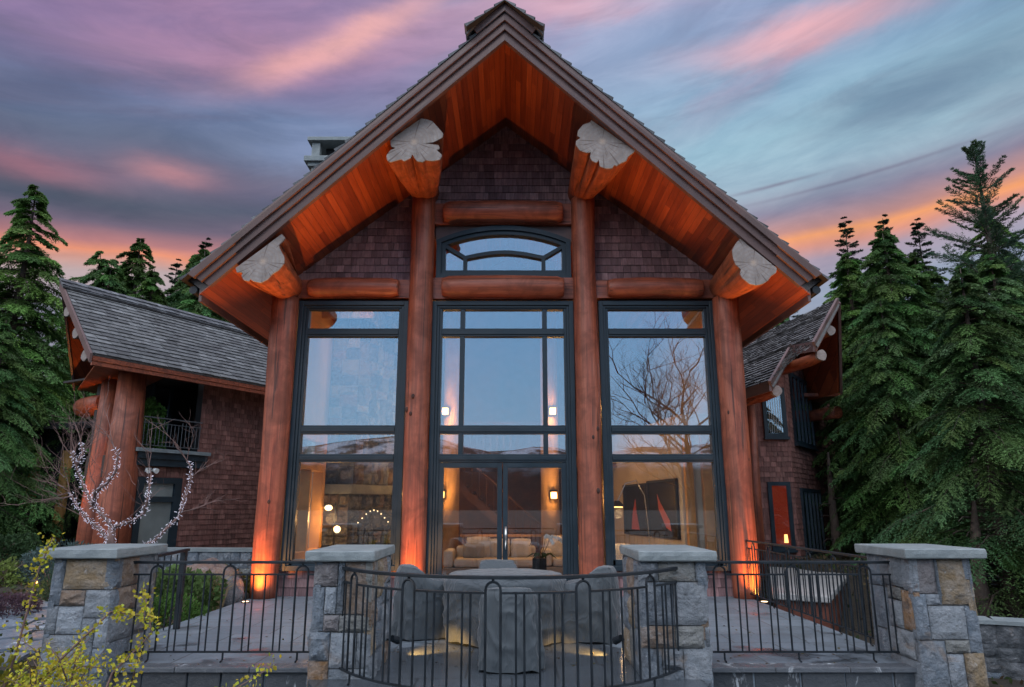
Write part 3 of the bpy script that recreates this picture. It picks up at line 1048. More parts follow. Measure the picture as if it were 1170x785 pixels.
def railing(path, L, label, start=0.12, zb=0.10, zm=0.905, zt=1.035, period=0.811, hand_ext=(0, 0), foot=True, seg=1):
    """path(s) -> (x, y); hoops and bars between a bottom rail and a mid rail, flat handrail on top"""
    p0 = path(L / 2)
    t = thing('iron_railing', label, 'railing', (p0[0], p0[1], 0.0), 'iron railings round the terrace')
    offs_bar = [0.266, 0.339, 0.472, 0.605, 0.678]
    s = start
    ev = []
    while s < L - 0.03:
        ev.append(('hoop', s))
        for o in offs_bar:
            ev.append(('bar', s + o))
        s += period
    s = start - period
    for o in offs_bar:
        if s + o > 0.03:
            ev.append(('bar', s + o))
    mb = MB()
    hp = [path(-hand_ext[0] + (L + hand_ext[0] + hand_ext[1]) * i / seg) for i in range(seg + 1)]
    sweep_rect(mb, [(x, y, zt) for x, y in hp], 0.055, 0.03)
    mb.build('handrail', 'iron', t, bevel=0.004)
    for nm, z in (('bottom_rail', zb), ('mid_rail', zm)):
        mb = MB()
        sgs = [(0, L)]
        if nm == 'mid_rail':
            cuts = sorted(e[1] for e in ev if e[0] == 'hoop')
            sgs, a = [], 0.0
            for c in cuts:
                if c - a > 0.02:
                    sgs.append((a, c))
                a = c + 0.133
            if L - a > 0.02:
                sgs.append((a, L))
        for a, b in sgs:
            k = max(1, int(seg * (b - a) / L + 0.5))
            sweep_rect(mb, [(*path(a + (b - a) * i / k), z) for i in range(k + 1)], 0.026, 0.018)
        mb.build(nm, 'iron', t)
    for kind, s in ev:
        if kind == 'bar':
            if s > L - 0.02:
                continue
            x, y = path(s)
            mb = MB().tube([(x, y, zb), (x, y, zm)], 0.0095, 6)
            mb.build('baluster', 'iron', t)
        else:
            a, b = path(s), path(min(s + 0.133, L + 0.1))
            r = 0.0665
            pts = [(a[0], a[1], zb), (a[0], a[1], zt - 0.105)]
            for k in range(1, 8):
                th = math.pi * k / 8
                f = 0.5 - 0.5 * math.cos(th)
                pts.append((a[0] + (b[0] - a[0]) * f, a[1] + (b[1] - a[1]) * f, zt - 0.105 + r * math.sin(th)))
            pts += [(b[0], b[1], zt - 0.105), (b[0], b[1], zb)]
            mb = MB().tube(pts, 0.0115, 6)
            m = ((a[0] + b[0]) / 2, (a[1] + b[1]) / 2)
            mb.tube([(m[0], m[1], zt - 0.04), (m[0], m[1], zt - 0.01)], 0.012, 6)
            mb.build('hoop_baluster', 'iron', t)
            if foot:
                mb = MB().tube([(m[0], m[1], zb), (m[0], m[1], 0.02), (m[0], m[1] - 0.05, 0.006)], 0.011, 6)
                mb.build('foot', 'iron', t)
    return t


railing(lambda s: (-4.25 + s, 8.2), 2.27, 'straight iron railing between the pillar behind the yellow shrub and the rust stained pillar', start=0.22)
railing(lambda s: (1.95 + s, 8.2), 2.30, 'straight iron railing ending at the tan and blue stone pillar, steps below it', start=0.30)
A0 = math.asin(1.71 / BR)


def arcpath(s):
    a = -A0 + s / BR
    return (BC[0] + BR * math.sin(a), BC[1] - BR * math.cos(a))


LA = 2 * A0 * BR
railing(arcpath, LA, 'curved iron railing bowing out in front of the covered table', start=0.285, period=(LA - 0.57 - 0.133) / 4 if False else 0.811, seg=48)
railing(lambda s: (4.36, 8.75 + s), 4.75, 'long iron railing running back along the terrace side toward the shingled wing', start=0.30)

# short stair handrail behind the outer pillar
t = thing('stair_handrail', 'short dark iron stair handrail with thick post behind the outer stone pillar', 'handrail', (-4.66, 10.1, 0))
mb = MB()
sweep_rect(mb, [(-4.70, 9.1, 0.99), (-4.60, 10.35, 1.05)], 0.06, 0.035)
mb.build('handrail', 'iron', t)
MB().beam((-4.63, 10.3, 0.0), (-4.63, 10.3, 1.03), 0.07, 0.07, (0, 1, 0)).build('post', 'iron', t)
for k in range(7):
    y = 9.15 + k * 0.16
    MB().tube([(-4.70 + 0.08 * k / 7, y, 0.04), (-4.70 + 0.08 * k / 7, y, 1.0)], 0.009, 6).build('baluster', 'iron', t)


# ================================================================== THE LOG HOUSE
XC, YW = -0.13, 14.0
PIT = 0.80


def zs(x):
    return 9.84 - PIT * abs(x - XC)


def yb(x):
    return 11.03 + 0.20 * abs(x - XC)


house = thing('log_house', 'large log and timber house with steep gable, four log columns and tall dark framed windows', 'house', (XC, 16.0, 0.0))

# ---- roof slabs, soffit, barge boards
for sg in (-1, 1):
    X = lambda q: XC + sg * q
    mb = MB()
    mb.add([(X(0), yb(X(0)) + 0.04, 9.84), (X(5.55), yb(X(5.55)) + 0.04, zs(X(5.55))), (X(5.55), 26, zs(X(5.55))), (X(0), 26, 9.84),
            (X(0), yb(X(0)) + 0.04, 9.865), (X(5.55), yb(X(5.55)) + 0.04, zs(X(5.55)) + 0.025), (X(5.55), 26, zs(X(5.55)) + 0.025), (X(0), 26, 9.865)],
           [(0, 3, 2, 1), (4, 5, 6, 7), (0, 1, 5, 4), (1, 2, 6, 5), (2, 3, 7, 6)])
    mb.build('soffit', 'soffit', house)
    mb = MB()
    a, b = 0.03, 0.47
    mb.add([(X(0), yb(X(0)) + 0.05, 9.84 + a), (X(5.5), yb(X(5.5)) + 0.05, zs(X(5.5)) + a), (X(5.5), 26, zs(X(5.5)) + a), (X(0), 26, 9.84 + a),
            (X(0), yb(X(0)) + 0.05, 9.84 + b), (X(5.78), yb(X(5.78)) + 0.05, zs(X(5.78)) + b), (X(5.78), 26, zs(X(5.78)) + b), (X(0), 26, 9.84 + b)],
           [(0, 3, 2, 1), (4, 5, 6, 7), (0, 1, 5, 4), (1, 2, 6, 5), (2, 3, 7, 6)], (0.05, 0.045, 0.045))
    ph = math.atan(PIT)
    v = (-sg * math.cos(ph), 0, math.sin(ph))
    n = (sg * math.sin(ph), 0, math.cos(ph))
    L = 5.86 / math.cos(ph)
    o = (X(5.86), 0, zs(X(5.86)) + b + 0.015)
    shingles(mb, o, (0, 1, 0), v, n, [(yb(X(5.86)) - 0.14, 0), (14.5, 0), (13.5, L), (yb(X(0)) - 0.14, L)], course=0.24, wmin=0.14, wmax=0.28, thick=0.055, pal=SL_PAL, rng=rng)
    mb.build('roof', 'slate', house)
    # stacked barge boards, each standing a little prouder than the one below
    for (h0, h1, pr, e0, e1) in ((-0.01, 0.205, 0.0, 5.36, 5.50), (0.175, 0.36, 0.055, 5.50, 5.62), (0.33, 0.50, 0.11, 5.62, 5.74)):
        mb = MB()
        yA, yE = yb(X(0)) - pr, yb(X(5.5)) - pr
        th = 0.10
        mb.hexa([(X(0), yA, 9.84 + h0), (X(e0), yE, zs(X(e0)) + h0), (X(e0), yE + th, zs(X(e0)) + h0), (X(0), yA + th, 9.84 + h0),
                 (X(0), yA, 9.84 + h1), (X(e1), yE, zs(X(e1)) + h1), (X(e1), yE + th, zs(X(e1)) + h1), (X(0), yA + th, 9.84 + h1)])
        mb.build('barge_board', 'barge', house, bevel=0.006)
    # eave: fascia and gutter
    mb = MB()
    xe = X(5.53)
    y0 = yb(xe) + 0.10
    mb.box(min(xe, xe + sg * 0.05), max(xe, xe + sg * 0.05), y0, 26, zs(xe) - 0.13, zs(xe) + 0.30)
    mb.build('eave_fascia', 'barge', house)
    mb = MB()
    gxx = X(5.70)
    mb.tube([(gxx, yb(xe) + 0.10, zs(xe) + 0.09), (gxx, 26, zs(xe) + 0.09)], 0.075, 14)
    mb.build('gutter', 'iron', house, smooth=True)

# ridge cap
mb = MB()
q = 0.50
for sg in (-1, 1):
    X = lambda k: XC + sg * k
    y = yb(XC) - 0.16
    mb.add([(X(0), y, 10.33), (X(q), y + 0.1, 10.33 - PIT * q), (X(q) + sg * 0.10, y + 0.1, 10.33 - PIT * q + 0.15), (X(0), y, 10.56),
            (X(0), 26, 10.33), (X(q), 26, 10.33 - PIT * q), (X(q) + sg * 0.10, 26, 10.33 - PIT * q + 0.15), (X(0), 26, 10.56)],
           [(0, 1, 2, 3), (4, 7, 6, 5), (0, 4, 5, 1), (1, 5, 6, 2), (2, 6, 7, 3)])
cap = mb.build('ridge_board', 'barge', house)
mb = MB()
for sg in (-1, 1):
    ph = math.atan(PIT)
    v = (-sg * math.cos(ph), 0, math.sin(ph))
    n = (sg * math.sin(ph), 0, math.cos(ph))
    L = 0.68 / math.cos(ph)
    shingles(mb, (XC + sg * 0.68, 0, 10.575 - PIT * 0.80), (0, 1, 0), v, n, [(yb(XC) - 0.24, 0), (14, 0), (14, L + 0.03), (yb(XC) - 0.24, L + 0.03)], course=0.22, wmin=0.14, wmax=0.25, thick=0.06, pal=SL_PAL, rng=rng)
    mb.hexa([(XC + sg * 0.68, yb(XC) - 0.1, 10.56 - PIT * 0.68 - 0.14), (XC + sg * 0.68, 26, 10.56 - PIT * 0.68 - 0.14), (XC + sg * 0.60, 26, 10.56 - PIT * 0.6 - 0.1), (XC + sg * 0.60, yb(XC) - 0.1, 10.56 - PIT * 0.6 - 0.1),
             (XC + sg * 0.68, yb(XC) - 0.1, 10.57 - PIT * 0.68), (XC + sg * 0.68, 26, 10.57 - PIT * 0.68), (XC, 26, 10.57), (XC, yb(XC) - 0.1, 10.57)], SL_PAL[1])
mb.build('ridge_cap', 'slate', house)

# ---- gable wall in shingles with solid backing
polys = [[(-4.62, 5.80), (-1.95, 5.80), (-1.95, zs(-1.95)), (-4.62, zs(-4.62))],
         [(-1.95, 7.25), (1.60, 7.25), (1.60, zs(1.60)), (XC, 9.84), (-1.95, zs(-1.95))],
         [(1.60, 5.80), (4.40, 5.80), (4.40, zs(4.40)), (1.60, zs(1.60))],
         [(-4.45, 0.0), (-2.0, 0.0), (-2.0, 0.47), (-4.45, 0.47)], [(1.65, 0.0), (4.25, 0.0), (4.25, 0.47), (1.65, 0.47)]]
for p in polys:
    mb = MB()
    shingles(mb, (0, YW - 0.02, 0), (1, 0, 0), (0, 0, 1), (0, -1, 0), p, course=0.165, thick=0.03, pal=SH_PAL, rng=rng)
    mb.prism([(x, YW + 0.02, z) for x, z in p], (0, 0.12, 0), (0.05, 0.03, 0.03))
    mb.build('gable_wall' if p[0][1] > 1 else 'base_wall', 'shingle', house)

# ---- columns
for (x, r0, r1, top, nm) in ((-4.62, 0.245, 0.265, 5.80, 'outer'), (-1.87, 0.235, 0.24, 7.98, 'inner'), (1.50, 0.235, 0.24, 7.98, 'inner'), (4.37, 0.245, 0.265, 5.80, 'outer')):
    mb = MB()
    pts, rd = [], []
    N = 36
    for i in range(N + 1):
        f = i / N
        pts.append((x + 0.018 * mnoise.noise(Vector((x, f * 3, 1))), 13.74 + 0.018 * mnoise.noise(Vector((x, f * 3, 7))), top * f))
        rd.append((r0 + (r1 - r0) * f) * (1 + 0.035 * mnoise.noise(Vector((x * 3, f * 5, 0)))))
    mb.tube(pts, rd, 32, wob=0.05, seed=x)
    c = mb.build('log_column', 'log_v', house, smooth=True)
    kb = MB()
    rr = random.Random(int(x * 100) + 900)
    for k in range(3):
        z = rr.uniform(0.8, top - 0.5)
        a = rr.uniform(-2.6, -0.5)
        kb.ball((x + 0.235 * math.cos(a), 13.74 + 0.235 * math.sin(a), z), rr.uniform(0.022, 0.040), 8, sq=(1, 0.6, 1.5))
    kb.build('knot', 'knotwood', c, smooth=True)

# ---- flared log purlins with bleached end grain
OUT = dict(
    UL=([(145, 235), (235, 165), (330, 90), (375, 97), (415, 110), (450, 148), (487, 190), (482, 218), (425, 248), (372, 253), (380, 260), (460, 264), (468, 290), (448, 298), (484, 328), (470, 360), (425, 368), (375, 363), (360, 376), (325, 370), (304, 345), (290, 322), (284, 348), (240, 370), (224, 356), (150, 376), (130, 362), (125, 330), (150, 297), (185, 284), (152, 276)],
        (300, 245), 0.002835, 0.00314, (-1.785, 11.60, 8.12), (-1.87, 8.235), 0.30),
    UR=([(270, 68), (330, 115), (420, 190), (535, 285), (528, 300), (485, 330), (475, 355), (440, 370), (410, 388), (395, 380), (385, 403), (345, 405), (305, 390), (298, 345), (285, 368), (255, 355), (243, 330), (250, 298), (225, 305), (180, 290), (155, 255), (155, 225), (185, 208), (165, 195), (170, 160), (205, 120), (250, 105)],
        (325, 230), 0.002835, 0.00314, (1.645, 11.60, 8.13), (1.50, 8.235), 0.30),
    LL=([(232, 420), (330, 345), (430, 265), (448, 285), (440, 300), (420, 305), (425, 330), (450, 370), (452, 400), (430, 430), (400, 450), (385, 470), (355, 487), (320, 480), (302, 468), (300, 480), (275, 475), (262, 455), (268, 440), (240, 440)],
        (355, 390), 0.00399, 0.00427, (-4.50, 12.0, 5.965), (-4.62, 6.06), 0.30),
    LR=([(270, 210), (300, 240), (350, 280), (425, 345), (420, 365), (395, 380), (380, 400), (355, 415), (325, 422), (295, 415), (265, 390), (255, 370), (262, 350), (240, 330), (230, 300), (228, 265), (245, 235)],
        (320, 320), 0.0040, 0.00427, (4.36, 12.0, 5.94), (4.37, 6.06), 0.30))
for key, (pts, cc, sxx, szz, ce, c2, r2) in OUT.items():
    # resample the outline
    P = [((x - cc[0]) * sxx, -(y - cc[1]) * szz) for x, y in pts]
    n0 = len(P)
    seglen = [math.hypot(P[(i + 1) % n0][0] - P[i][0], P[(i + 1) % n0][1] - P[i][1]) for i in range(n0)]
    T = sum(seglen)
    N = 170
    ring = []
    for k in range(N):
        d = T * k / N
        i = 0
        while d > seglen[i]:
            d -= seglen[i]
            i += 1
        f = d / seglen[i]
        a, b = P[i], P[(i + 1) % n0]
        ring.append((a[0] + (b[0] - a[0]) * f, a[1] + (b[1] - a[1]) * f))
    # light smoothing keeps the lobes but rounds the corners
    for _ in range(1):
        ring = [(0.7 * ring[i][0] + 0.15 * (ring[i - 1][0] + ring[(i + 1) % N][0]), 0.7 * ring[i][1] + 0.15 * (ring[i - 1][1] + ring[(i + 1) % N][1])) for i in range(N)]
    vs, fs = [], []
    K = 14
    for j in range(K + 1):
        f = j / K
        y = ce[1] + (14.3 - ce[1]) * f
        g = min(1.0, f * (14.3 - ce[1]) / (13.75 - ce[1]))
        kk = g ** 1.25
        for (a, b) in ring:
            ang = math.atan2(b, a)
            ta, tb = r2 * math.cos(ang), r2 * math.sin(ang) * 1.02
            w1 = kk
            x = ce[0] + a + (c2[0] + ta - ce[0] - a) * w1
            z = ce[2] + b + (c2[1] + tb - ce[2] - b) * w1
            zmax = zs(x) - 0.006
            vs.append((x, y, min(z, zmax)))
    for j in range(K):
        for k in range(N):
            k2 = (k + 1) % N
            fs.append((j * N + k, (j + 1) * N + k, (j + 1) * N + k2, j * N + k2))
    mb = MB().add(vs, fs)
    pur = mb.build('log_purlin', 'log_y', house, smooth=True)
    # end grain: its own origin at the pith
    eg = MB()
    rr2 = [(v[0] - ce[0], -0.003, v[2] - ce[2]) for v in vs[:N]]
    rr3 = [(v[0] * 0.985, -0.022, v[2] * 0.985) for v in rr2]
    eg.add([(0, -0.024, 0)] + rr3 + rr2, [(0, 1 + (k + 1) % N, 1 + k) for k in range(N)] + [(1 + k, 1 + (k + 1) % N, N + 1 + (k + 1) % N, N + 1 + k) for k in range(N)])
    e = eg.build('end_grain', 'endgrain', pur, local=True)
    e.location = Vector(ce) - ORG[house.name]

# ---- horizontal log beams
for (x0, x1, zc, r) in ((-1.63, 1.26, 7.68, 0.235), (-1.63, 1.26, 6.035, 0.225), (-4.36, -2.12, 6.02, 0.195), (1.76, 4.10, 6.02, 0.195)):
    mb = MB()
    t = 0.20
    pts = [(x0 + t, 13.72, zc), (x0 + t + 0.03, 13.72, zc), (x0 + t + 0.14, 13.72, zc)]
    rd = [r * 0.80, r * 0.86, r]
    nn = 10
    for i in range(1, nn):
        f = i / nn
        pts.append((x0 + t + 0.14 + (x1 - x0 - 2 * t - 0.28) * f, 13.72, zc + 0.02 * math.sin(math.pi * f)))
        rd.append(r * (1 + 0.03 * mnoise.noise(Vector((x0, f * 4, 1)))))
    pts += [(x1 - t - 0.14, 13.72, zc), (x1 - t - 0.03, 13.72, zc), (x1 - t, 13.72, zc)]
    rd += [r, r * 0.86, r * 0.80]
    mb.tube(pts, rd, 28, wob=0.05, seed=zc)
    mb.build('log_beam', 'log_x', house, smooth=True)
    tb = MB()
    tb.box(x0 - 0.05, x1 + 0.05, 13.78, 13.99, zc - r, zc + r)
    tb.build('beam_backing', 'log_x', house)


# ---- windows and doors
def frame_bars(mb, bars, y0, y1):
    for (x0, x1, z0, z1) in bars:
        mb.box(x0, x1, y0, y1, z0, z1)


def window(x0, x1, z0, z1, vert, horiz, parent, fw=0.20, base=None, name='window'):
    """stepped dark frame with mullions; vert = [(xa, xb, za, zb)], horiz = [(za, zb)]"""
    mb = MB()
    a = 0.095
    zb = z0 if base is None else base
    frame_bars(mb, [(x0, x0 + a, zb, z1), (x1 - a, x1, zb, z1), (x0 + a, x1 - a, z1 - a, z1)] + ([(x0 + a, x1 - a, z0, z0 + a)] if base is None else []), 13.80, 14.02)
    o = mb.build(name, 'frame', parent, bevel=0.008)
    mb = MB()
    c = fw
    frame_bars(mb, [(x0 + a, x0 + a + 0.05, zb + (a if base is None else 0), z1 - a), (x1 - a - 0.05, x1 - a, zb + (a if base is None else 0), z1 - a), (x0 + a + 0.05, x1 - a - 0.05, z1 - a - 0.045, z1 - a)], 13.835, 14.015)
    frame_bars(mb, [(x0 + a + 0.05, x0 + c, zb + (a if base is None else 0), z1 - a - 0.045), (x1 - c, x1 - a - 0.05, zb + (a if base is None else 0), z1 - a - 0.045), (x0 + c, x1 - c, z1 - c + 0.03, z1 - a - 0.045)]
               + ([(x0 + a, x1 - a, z0 + a, z0 + c)] if base is None else []), 13.865, 14.01)
    for (za, zb2) in horiz:
        mb.box(x0 + c, x1 - c, 13.868, 14.008, za, zb2)
        mb.box(x0 + c, x1 - c, 13.845, 13.866, za + 0.04, zb2 - 0.04)
    for (xa, xb, za, zb2) in vert:
        mb.box(xa, xb, 13.872, 14.006, za, zb2)
    mb.build('sash', 'frame', o, bevel=0.006)
    g = MB()
    g.box(x0 + a, x1 - a, 13.945, 13.957, (zb if base is None else 2.46), z1 - a)
    g.build('pane', 'glass', o)
    return o


HZ = [(5.03, 5.20), (3.05, 3.22), (2.50, 2.655)]
window(-4.37, -2.12, 0.47, 5.77, [], HZ, house)
window(1.77, 4.14, 0.47, 5.77, [], HZ, house)
window(-1.63, 1.26, 0.0, 5.77, [(-1.06, -0.965, 2.655, 3.05), (-1.06, -0.965, 3.22, 5.03), (-1.06, -0.965, 5.20, 5.60), (0.62, 0.715, 2.655, 3.05), (0.62, 0.715, 3.22, 5.03), (0.62, 0.715, 5.20, 5.60)], HZ, house, base=0.0)
for (x0, x1, hx) in ((-1.43, -0.192, -0.25), (-0.178, 1.06, -0.12)):
    mb = MB()
    frame_bars(mb, [(x0, x0 + 0.095, 0.02, 2.495), (x1 - 0.095, x1, 0.02, 2.495), (x0 + 0.095, x1 - 0.095, 2.39, 2.495), (x0 + 0.095, x1 - 0.095, 0.02, 0.24)], 13.885, 13.975)
    d = mb.build('door', 'frame', house, bevel=0.006)
    MB().box(x0 + 0.08, x1 - 0.08, 13.925, 13.937, 0.22, 2.40).build('pane', 'glass', d)
    if hx > -0.2:
        mb = MB()
        mb.box(hx - 0.02, hx + 0.02, 13.875, 13.888, 0.95, 1.28)
        mb.tube([(hx, 13.87, 1.02), (hx, 13.82, 1.02), (hx - 0.005, 13.815, 0.90), (hx, 13.82, 0.86)], 0.011, 8)
        mb.build('handle', 'steel', d, smooth=True)
# arched window
ax0, ax1, az0, asp, aap = -1.58, 1.23, 6.26, 7.10, 7.425
xm = (ax0 + ax1) / 2


def archz(x, inset=0.0):
    hw = (ax1 - ax0) / 2
    k = (x - xm) / hw
    R_ = (hw * hw + (aap - asp) ** 2) / (2 * (aap - asp))
    return aap - R_ + math.sqrt(max(0, R_ * R_ - (x - xm) ** 2)) - inset


def arch_ring(mb, i0, i1, y0, y1):
    N = 28
    for k in range(N):
        fa, fb = k / N, (k + 1) / N
        xo = [ax0 + i0 + (ax1 - ax0 - 2 * i0) * f for f in (fa, fb)]
        xi = [ax0 + i1 + (ax1 - ax0 - 2 * i1) * f for f in (fa, fb)]
        P = [(xo[0], archz(xo[0]) - i0), (xo[1], archz(xo[1]) - i0), (xi[1], archz(xi[1]) - i1), (xi[0], archz(xi[0]) - i1)]
        mb.hexa([(p[0], y0, p[1]) for p in P] + [(p[0], y1, p[1]) for p in P])
    for xa, xb in ((ax0 + i0, ax0 + i1), (ax1 - i1, ax1 - i0)):
        mb.hexa([(xa, y0, az0 + i0), (xb, y0, az0 + i0), (xb, y1, az0 + i0), (xa, y1, az0 + i0), (xa, y0, archz(xa) - (i0 if xa < xm else i1)), (xb, y0, archz(xb) - (i1 if xa < xm else i0)), (xb, y1, archz(xb) - (i1 if xa < xm else i0)), (xa, y1, archz(xa) - (i0 if xa < xm else i1))])
    mb.box(ax0 + i1, ax1 - i1, y0, y1, az0 + i0, az0 + i1)


mb = MB()
arch_ring(mb, 0.0, 0.10, 13.80, 14.02)
aw = mb.build('arched_window', 'frame', house)
mb = MB()
arch_ring(mb, 0.10, 0.185, 13.85, 14.01)
xl, xr = -0.98, 0.66
for x in (xl, xr):
    mb.box(x - 0.04, x + 0.04, 13.862, 14.0, az0 + 0.185, 6.73)
N = 16
for k in range(N):
    f0, f1 = k / N, (k + 1) / N
    za = 6.69 + 0.12 * math.sin(math.pi * f0)
    zb_ = 6.69 + 0.12 * math.sin(math.pi * f1)
    xa, xb = xl + (xr - xl) * f0, xl + (xr - xl) * f1
    mb.hexa([(xa, 13.86, za), (xb, 13.86, zb_), (xb, 14.0, zb_), (xa, 14.0, za), (xa, 13.86, za + 0.08), (xb, 13.86, zb_ + 0.08), (xb, 14.0, zb_ + 0.08), (xa, 14.0, za + 0.08)])
for (x, s) in ((xl, -1), (xr, 1)):
    mb.beam((x - s * 0.02, 13.93, 6.72), (x + s * 0.42, 13.93, 6.99), 0.135, 0.075)
mb.build('sash', 'frame', aw)
g = MB()
N = 24
g.prism([(ax0 + 0.06, 13.945, az0 + 0.05), (ax1 - 0.06, 13.945, az0 + 0.05)] + [(ax1 - 0.06 - (ax1 - ax0 - 0.12) * k / N, 13.945, archz(ax1 - 0.06 - (ax1 - ax0 - 0.12) * k / N) - 0.05) for k in range(N + 1)], (0, 0.012, 0))
g.build('pane', 'glass', aw)
mb = MB()   # painted board filling the spandrels above the arch
N = 28
top = 7.52
mb.prism([(ax0 - 0.03, 13.90, top), (ax0 - 0.03, 13.90, archz(ax0))] + [(ax0 + (ax1 - ax0) * k / N, 13.90, archz(ax0 + (ax1 - ax0) * k / N) + 0.003) for k in range(N + 1)] + [(ax1 + 0.03, 13.90, archz(ax1)), (ax1 + 0.03, 13.90, top)], (0, 0.07, 0))
mb.build('spandrel_board', 'barge', house)

# ---- room shell behind the glass
mb = MB().box(-4.5, 4.25, 14.16, 22.4, -0.20, 0.0)
mb.build('interior_floor', 'floorwood', house)
mb = MB()
mb.prism([(-4.5, 22.0, 0.0), (4.25, 22.0, 0.0), (4.25, 22.0, zs(4.25) - 0.02), (XC, 22.0, 9.80), (-4.5, 22.0, zs(-4.5) - 0.02)], (0, 0.2, 0))
mb.build('interior_wall', 'warmwall', house)
mb = MB()
mb.box(-4.75, -4.5, 16.4, 26, -0.6, 6.2)
mb.box(-4.75, -4.5, 14.16, 16.4, -0.6, 0.55)
mb.box(-4.75, -4.5, 14.16, 16.4, 3.3, 6.2)
mb.box(4.25, 4.5, 14.16, 26, -0.6, 6.2)
mb.box(-4.5, 4.25, 25.9, 26.1, -0.6, 6.2)
mb.build('side_wall', 'plaster', house)
mb = MB()   # honey coloured timber window in the corner by the fireplace
for (y0, y1, z0, z1) in ((14.18, 14.36, 0.55, 3.3), (16.18, 16.4, 0.55, 3.3), (14.36, 16.18, 0.55, 0.75), (14.36, 16.18, 3.08, 3.3), (14.36, 16.18, 2.42, 2.60), (15.2, 15.32, 0.75, 2.42)):
    mb.box(-4.52, -4.30, y0, y1, z0, z1)
cw = mb.build('window', 'honey', house)
MB().box(-4.64, -4.63, 14.2, 16.35, 0.6, 3.25).build('pane', 'glass', cw)
mb = MB()   # the pale wall the picture hangs on, slightly canted, and the timber jamb beside it
mb.prism([(4.24, 14.9, 0), (3.62, 15.2, 0), (2.72, 20.6, 0), (4.24, 20.6, 0)], (0, 0, 3.6))
mb.build('interior_wall', 'plaster', house)
mb = MB()
mb.box(3.64, 3.80, 14.9, 15.08, 0, 3.3)
mb.box(3.95, 4.24, 14.7, 14.88, 0, 3.3)
mb.build('timber_jamb', 'honey', house)
for x, r in ((-1.58, 0.23), (0.98, 0.24)):
    mb = MB().tube([(x, 18.35, 0.0), (x, 18.35, 3.0), (x, 18.35, 8.2)], [r, r * 0.97, r * 0.9], 24, wob=0.06, seed=x)
    mb.build('interior_post', 'paleLog', house, smooth=True)
mb = MB().box(-4.4, 4.2, 19.6, 22, 2.72, 3.0)
mb.build('gallery_floor', 'stairwood', house)
mb = MB()
for k in range(14):
    mb.box(-1.2 + k * 0.19, -1.16 + k * 0.19, 19.62, 19.66, 3.0, 3.9)
mb.box(-4.4, 4.2, 19.60, 19.68, 3.9, 3.97)
mb.build('gallery_railing', 'stairwood', house)

# ---- chimney behind the left roof slope
t = thing('chimney', 'stone chimney with open flat capped top rising behind the left roof slope', 'chimney', (-4.4, 16.8, 6.5))
mb = MB()
rg = random.Random(31)
for (o, u, n, w) in (((-5.0, 16, 6.0), (1, 0, 0), (0, -1, 0), 1.7), ((-3.3, 16, 6.0), (0, 1, 0), (1, 0, 0), 1.5), ((-5.0, 17.5, 6.0), (0, -1, 0), (-1, 0, 0), 1.5)):
    stone_face(mb, o, u, (0, 0, 1), n, w, 3.90, rg, size=0.3, sub=3)
mb.build('shaft', 'stone', t)
mb = MB().box(-5.08, -3.22, 15.92, 17.58, 9.90, 10.0)
mb.box(-5.16, -3.14, 15.84, 17.66, 10.0, 10.14)
mb.build('shoulder_slab', 'cap', t, bevel=0.01)
for x in (-5.02, -3.50):
    for y in (15.98, 17.30):
        MB().box(x, x + 0.2, y, y + 0.2, 10.14, 10.565).build('corner_pier', 'cap', t)
MB().box(-4.75, -3.6, 16.3, 17.2, 10.14, 10.56).build('flue_screen', 'dark', t)
MB().box(-5.12, -3.18, 15.88, 17.62, 10.58, 10.68).build('cap_slab', 'cap', t, bevel=0.01)


# ================================================================== LEFT WING (its long wall runs back to the right)
def slab(mb, pts, d, c=(0.5, 0.5, 0.5)):
    return mb.prism(pts, d, c)


O = Vector((-9.92, 19.30, 0))
A = Vector((0.4924, 0.8704, 0))
Nn = Vector((0.8704, -0.4924, 0))


def LW(s, off, z):
    p = O + A * s + Nn * off
    return Vector((p.x, p.y, z))


lw = thing('house_wing', 'two storey shingled wing with long slate grey roof, twin log posts and an iron balcony', 'house wing', (-8.5, 22.0, 0.0))
mb = MB()
for p in ([(1.5, 0.25), (9.0, 0.25), (9.0, 5.35), (1.5, 5.35)], [(-0.35, 2.44), (1.5, 2.44), (1.5, 2.73), (-0.35, 2.73)], [(1.08, 0.25), (1.5, 0.25), (1.5, 2.44), (1.08, 2.44)]):
    shingles(mb, LW(0, 0.0, 0), A, (0, 0, 1), Nn, p, course=0.145, pal=SH_RED, rng=rng)
mb.build('shingle_wall', 'shingle', lw)
mb = MB()
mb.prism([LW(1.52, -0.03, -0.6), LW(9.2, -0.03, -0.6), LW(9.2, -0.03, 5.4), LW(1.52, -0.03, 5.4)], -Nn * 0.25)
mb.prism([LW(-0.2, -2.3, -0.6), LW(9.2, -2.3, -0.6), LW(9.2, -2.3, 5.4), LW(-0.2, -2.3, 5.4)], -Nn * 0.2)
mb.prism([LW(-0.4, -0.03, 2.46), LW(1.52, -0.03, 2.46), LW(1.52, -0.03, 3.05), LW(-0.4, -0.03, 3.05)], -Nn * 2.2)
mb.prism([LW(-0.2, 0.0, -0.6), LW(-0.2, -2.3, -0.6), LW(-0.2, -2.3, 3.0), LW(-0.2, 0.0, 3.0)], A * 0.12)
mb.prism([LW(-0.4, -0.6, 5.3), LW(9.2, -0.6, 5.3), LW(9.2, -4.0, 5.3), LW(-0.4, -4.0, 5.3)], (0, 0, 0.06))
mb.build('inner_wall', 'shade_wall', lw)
# roof: right slope seen from the terrace, steep short left slope behind it
ZE, DR = 5.34, 3.1


def roofpt(s, d, lift=0.0):          # d = metres in from the eave
    return LW(s, 0.8 - d, ZE + 0.81 * d + lift)


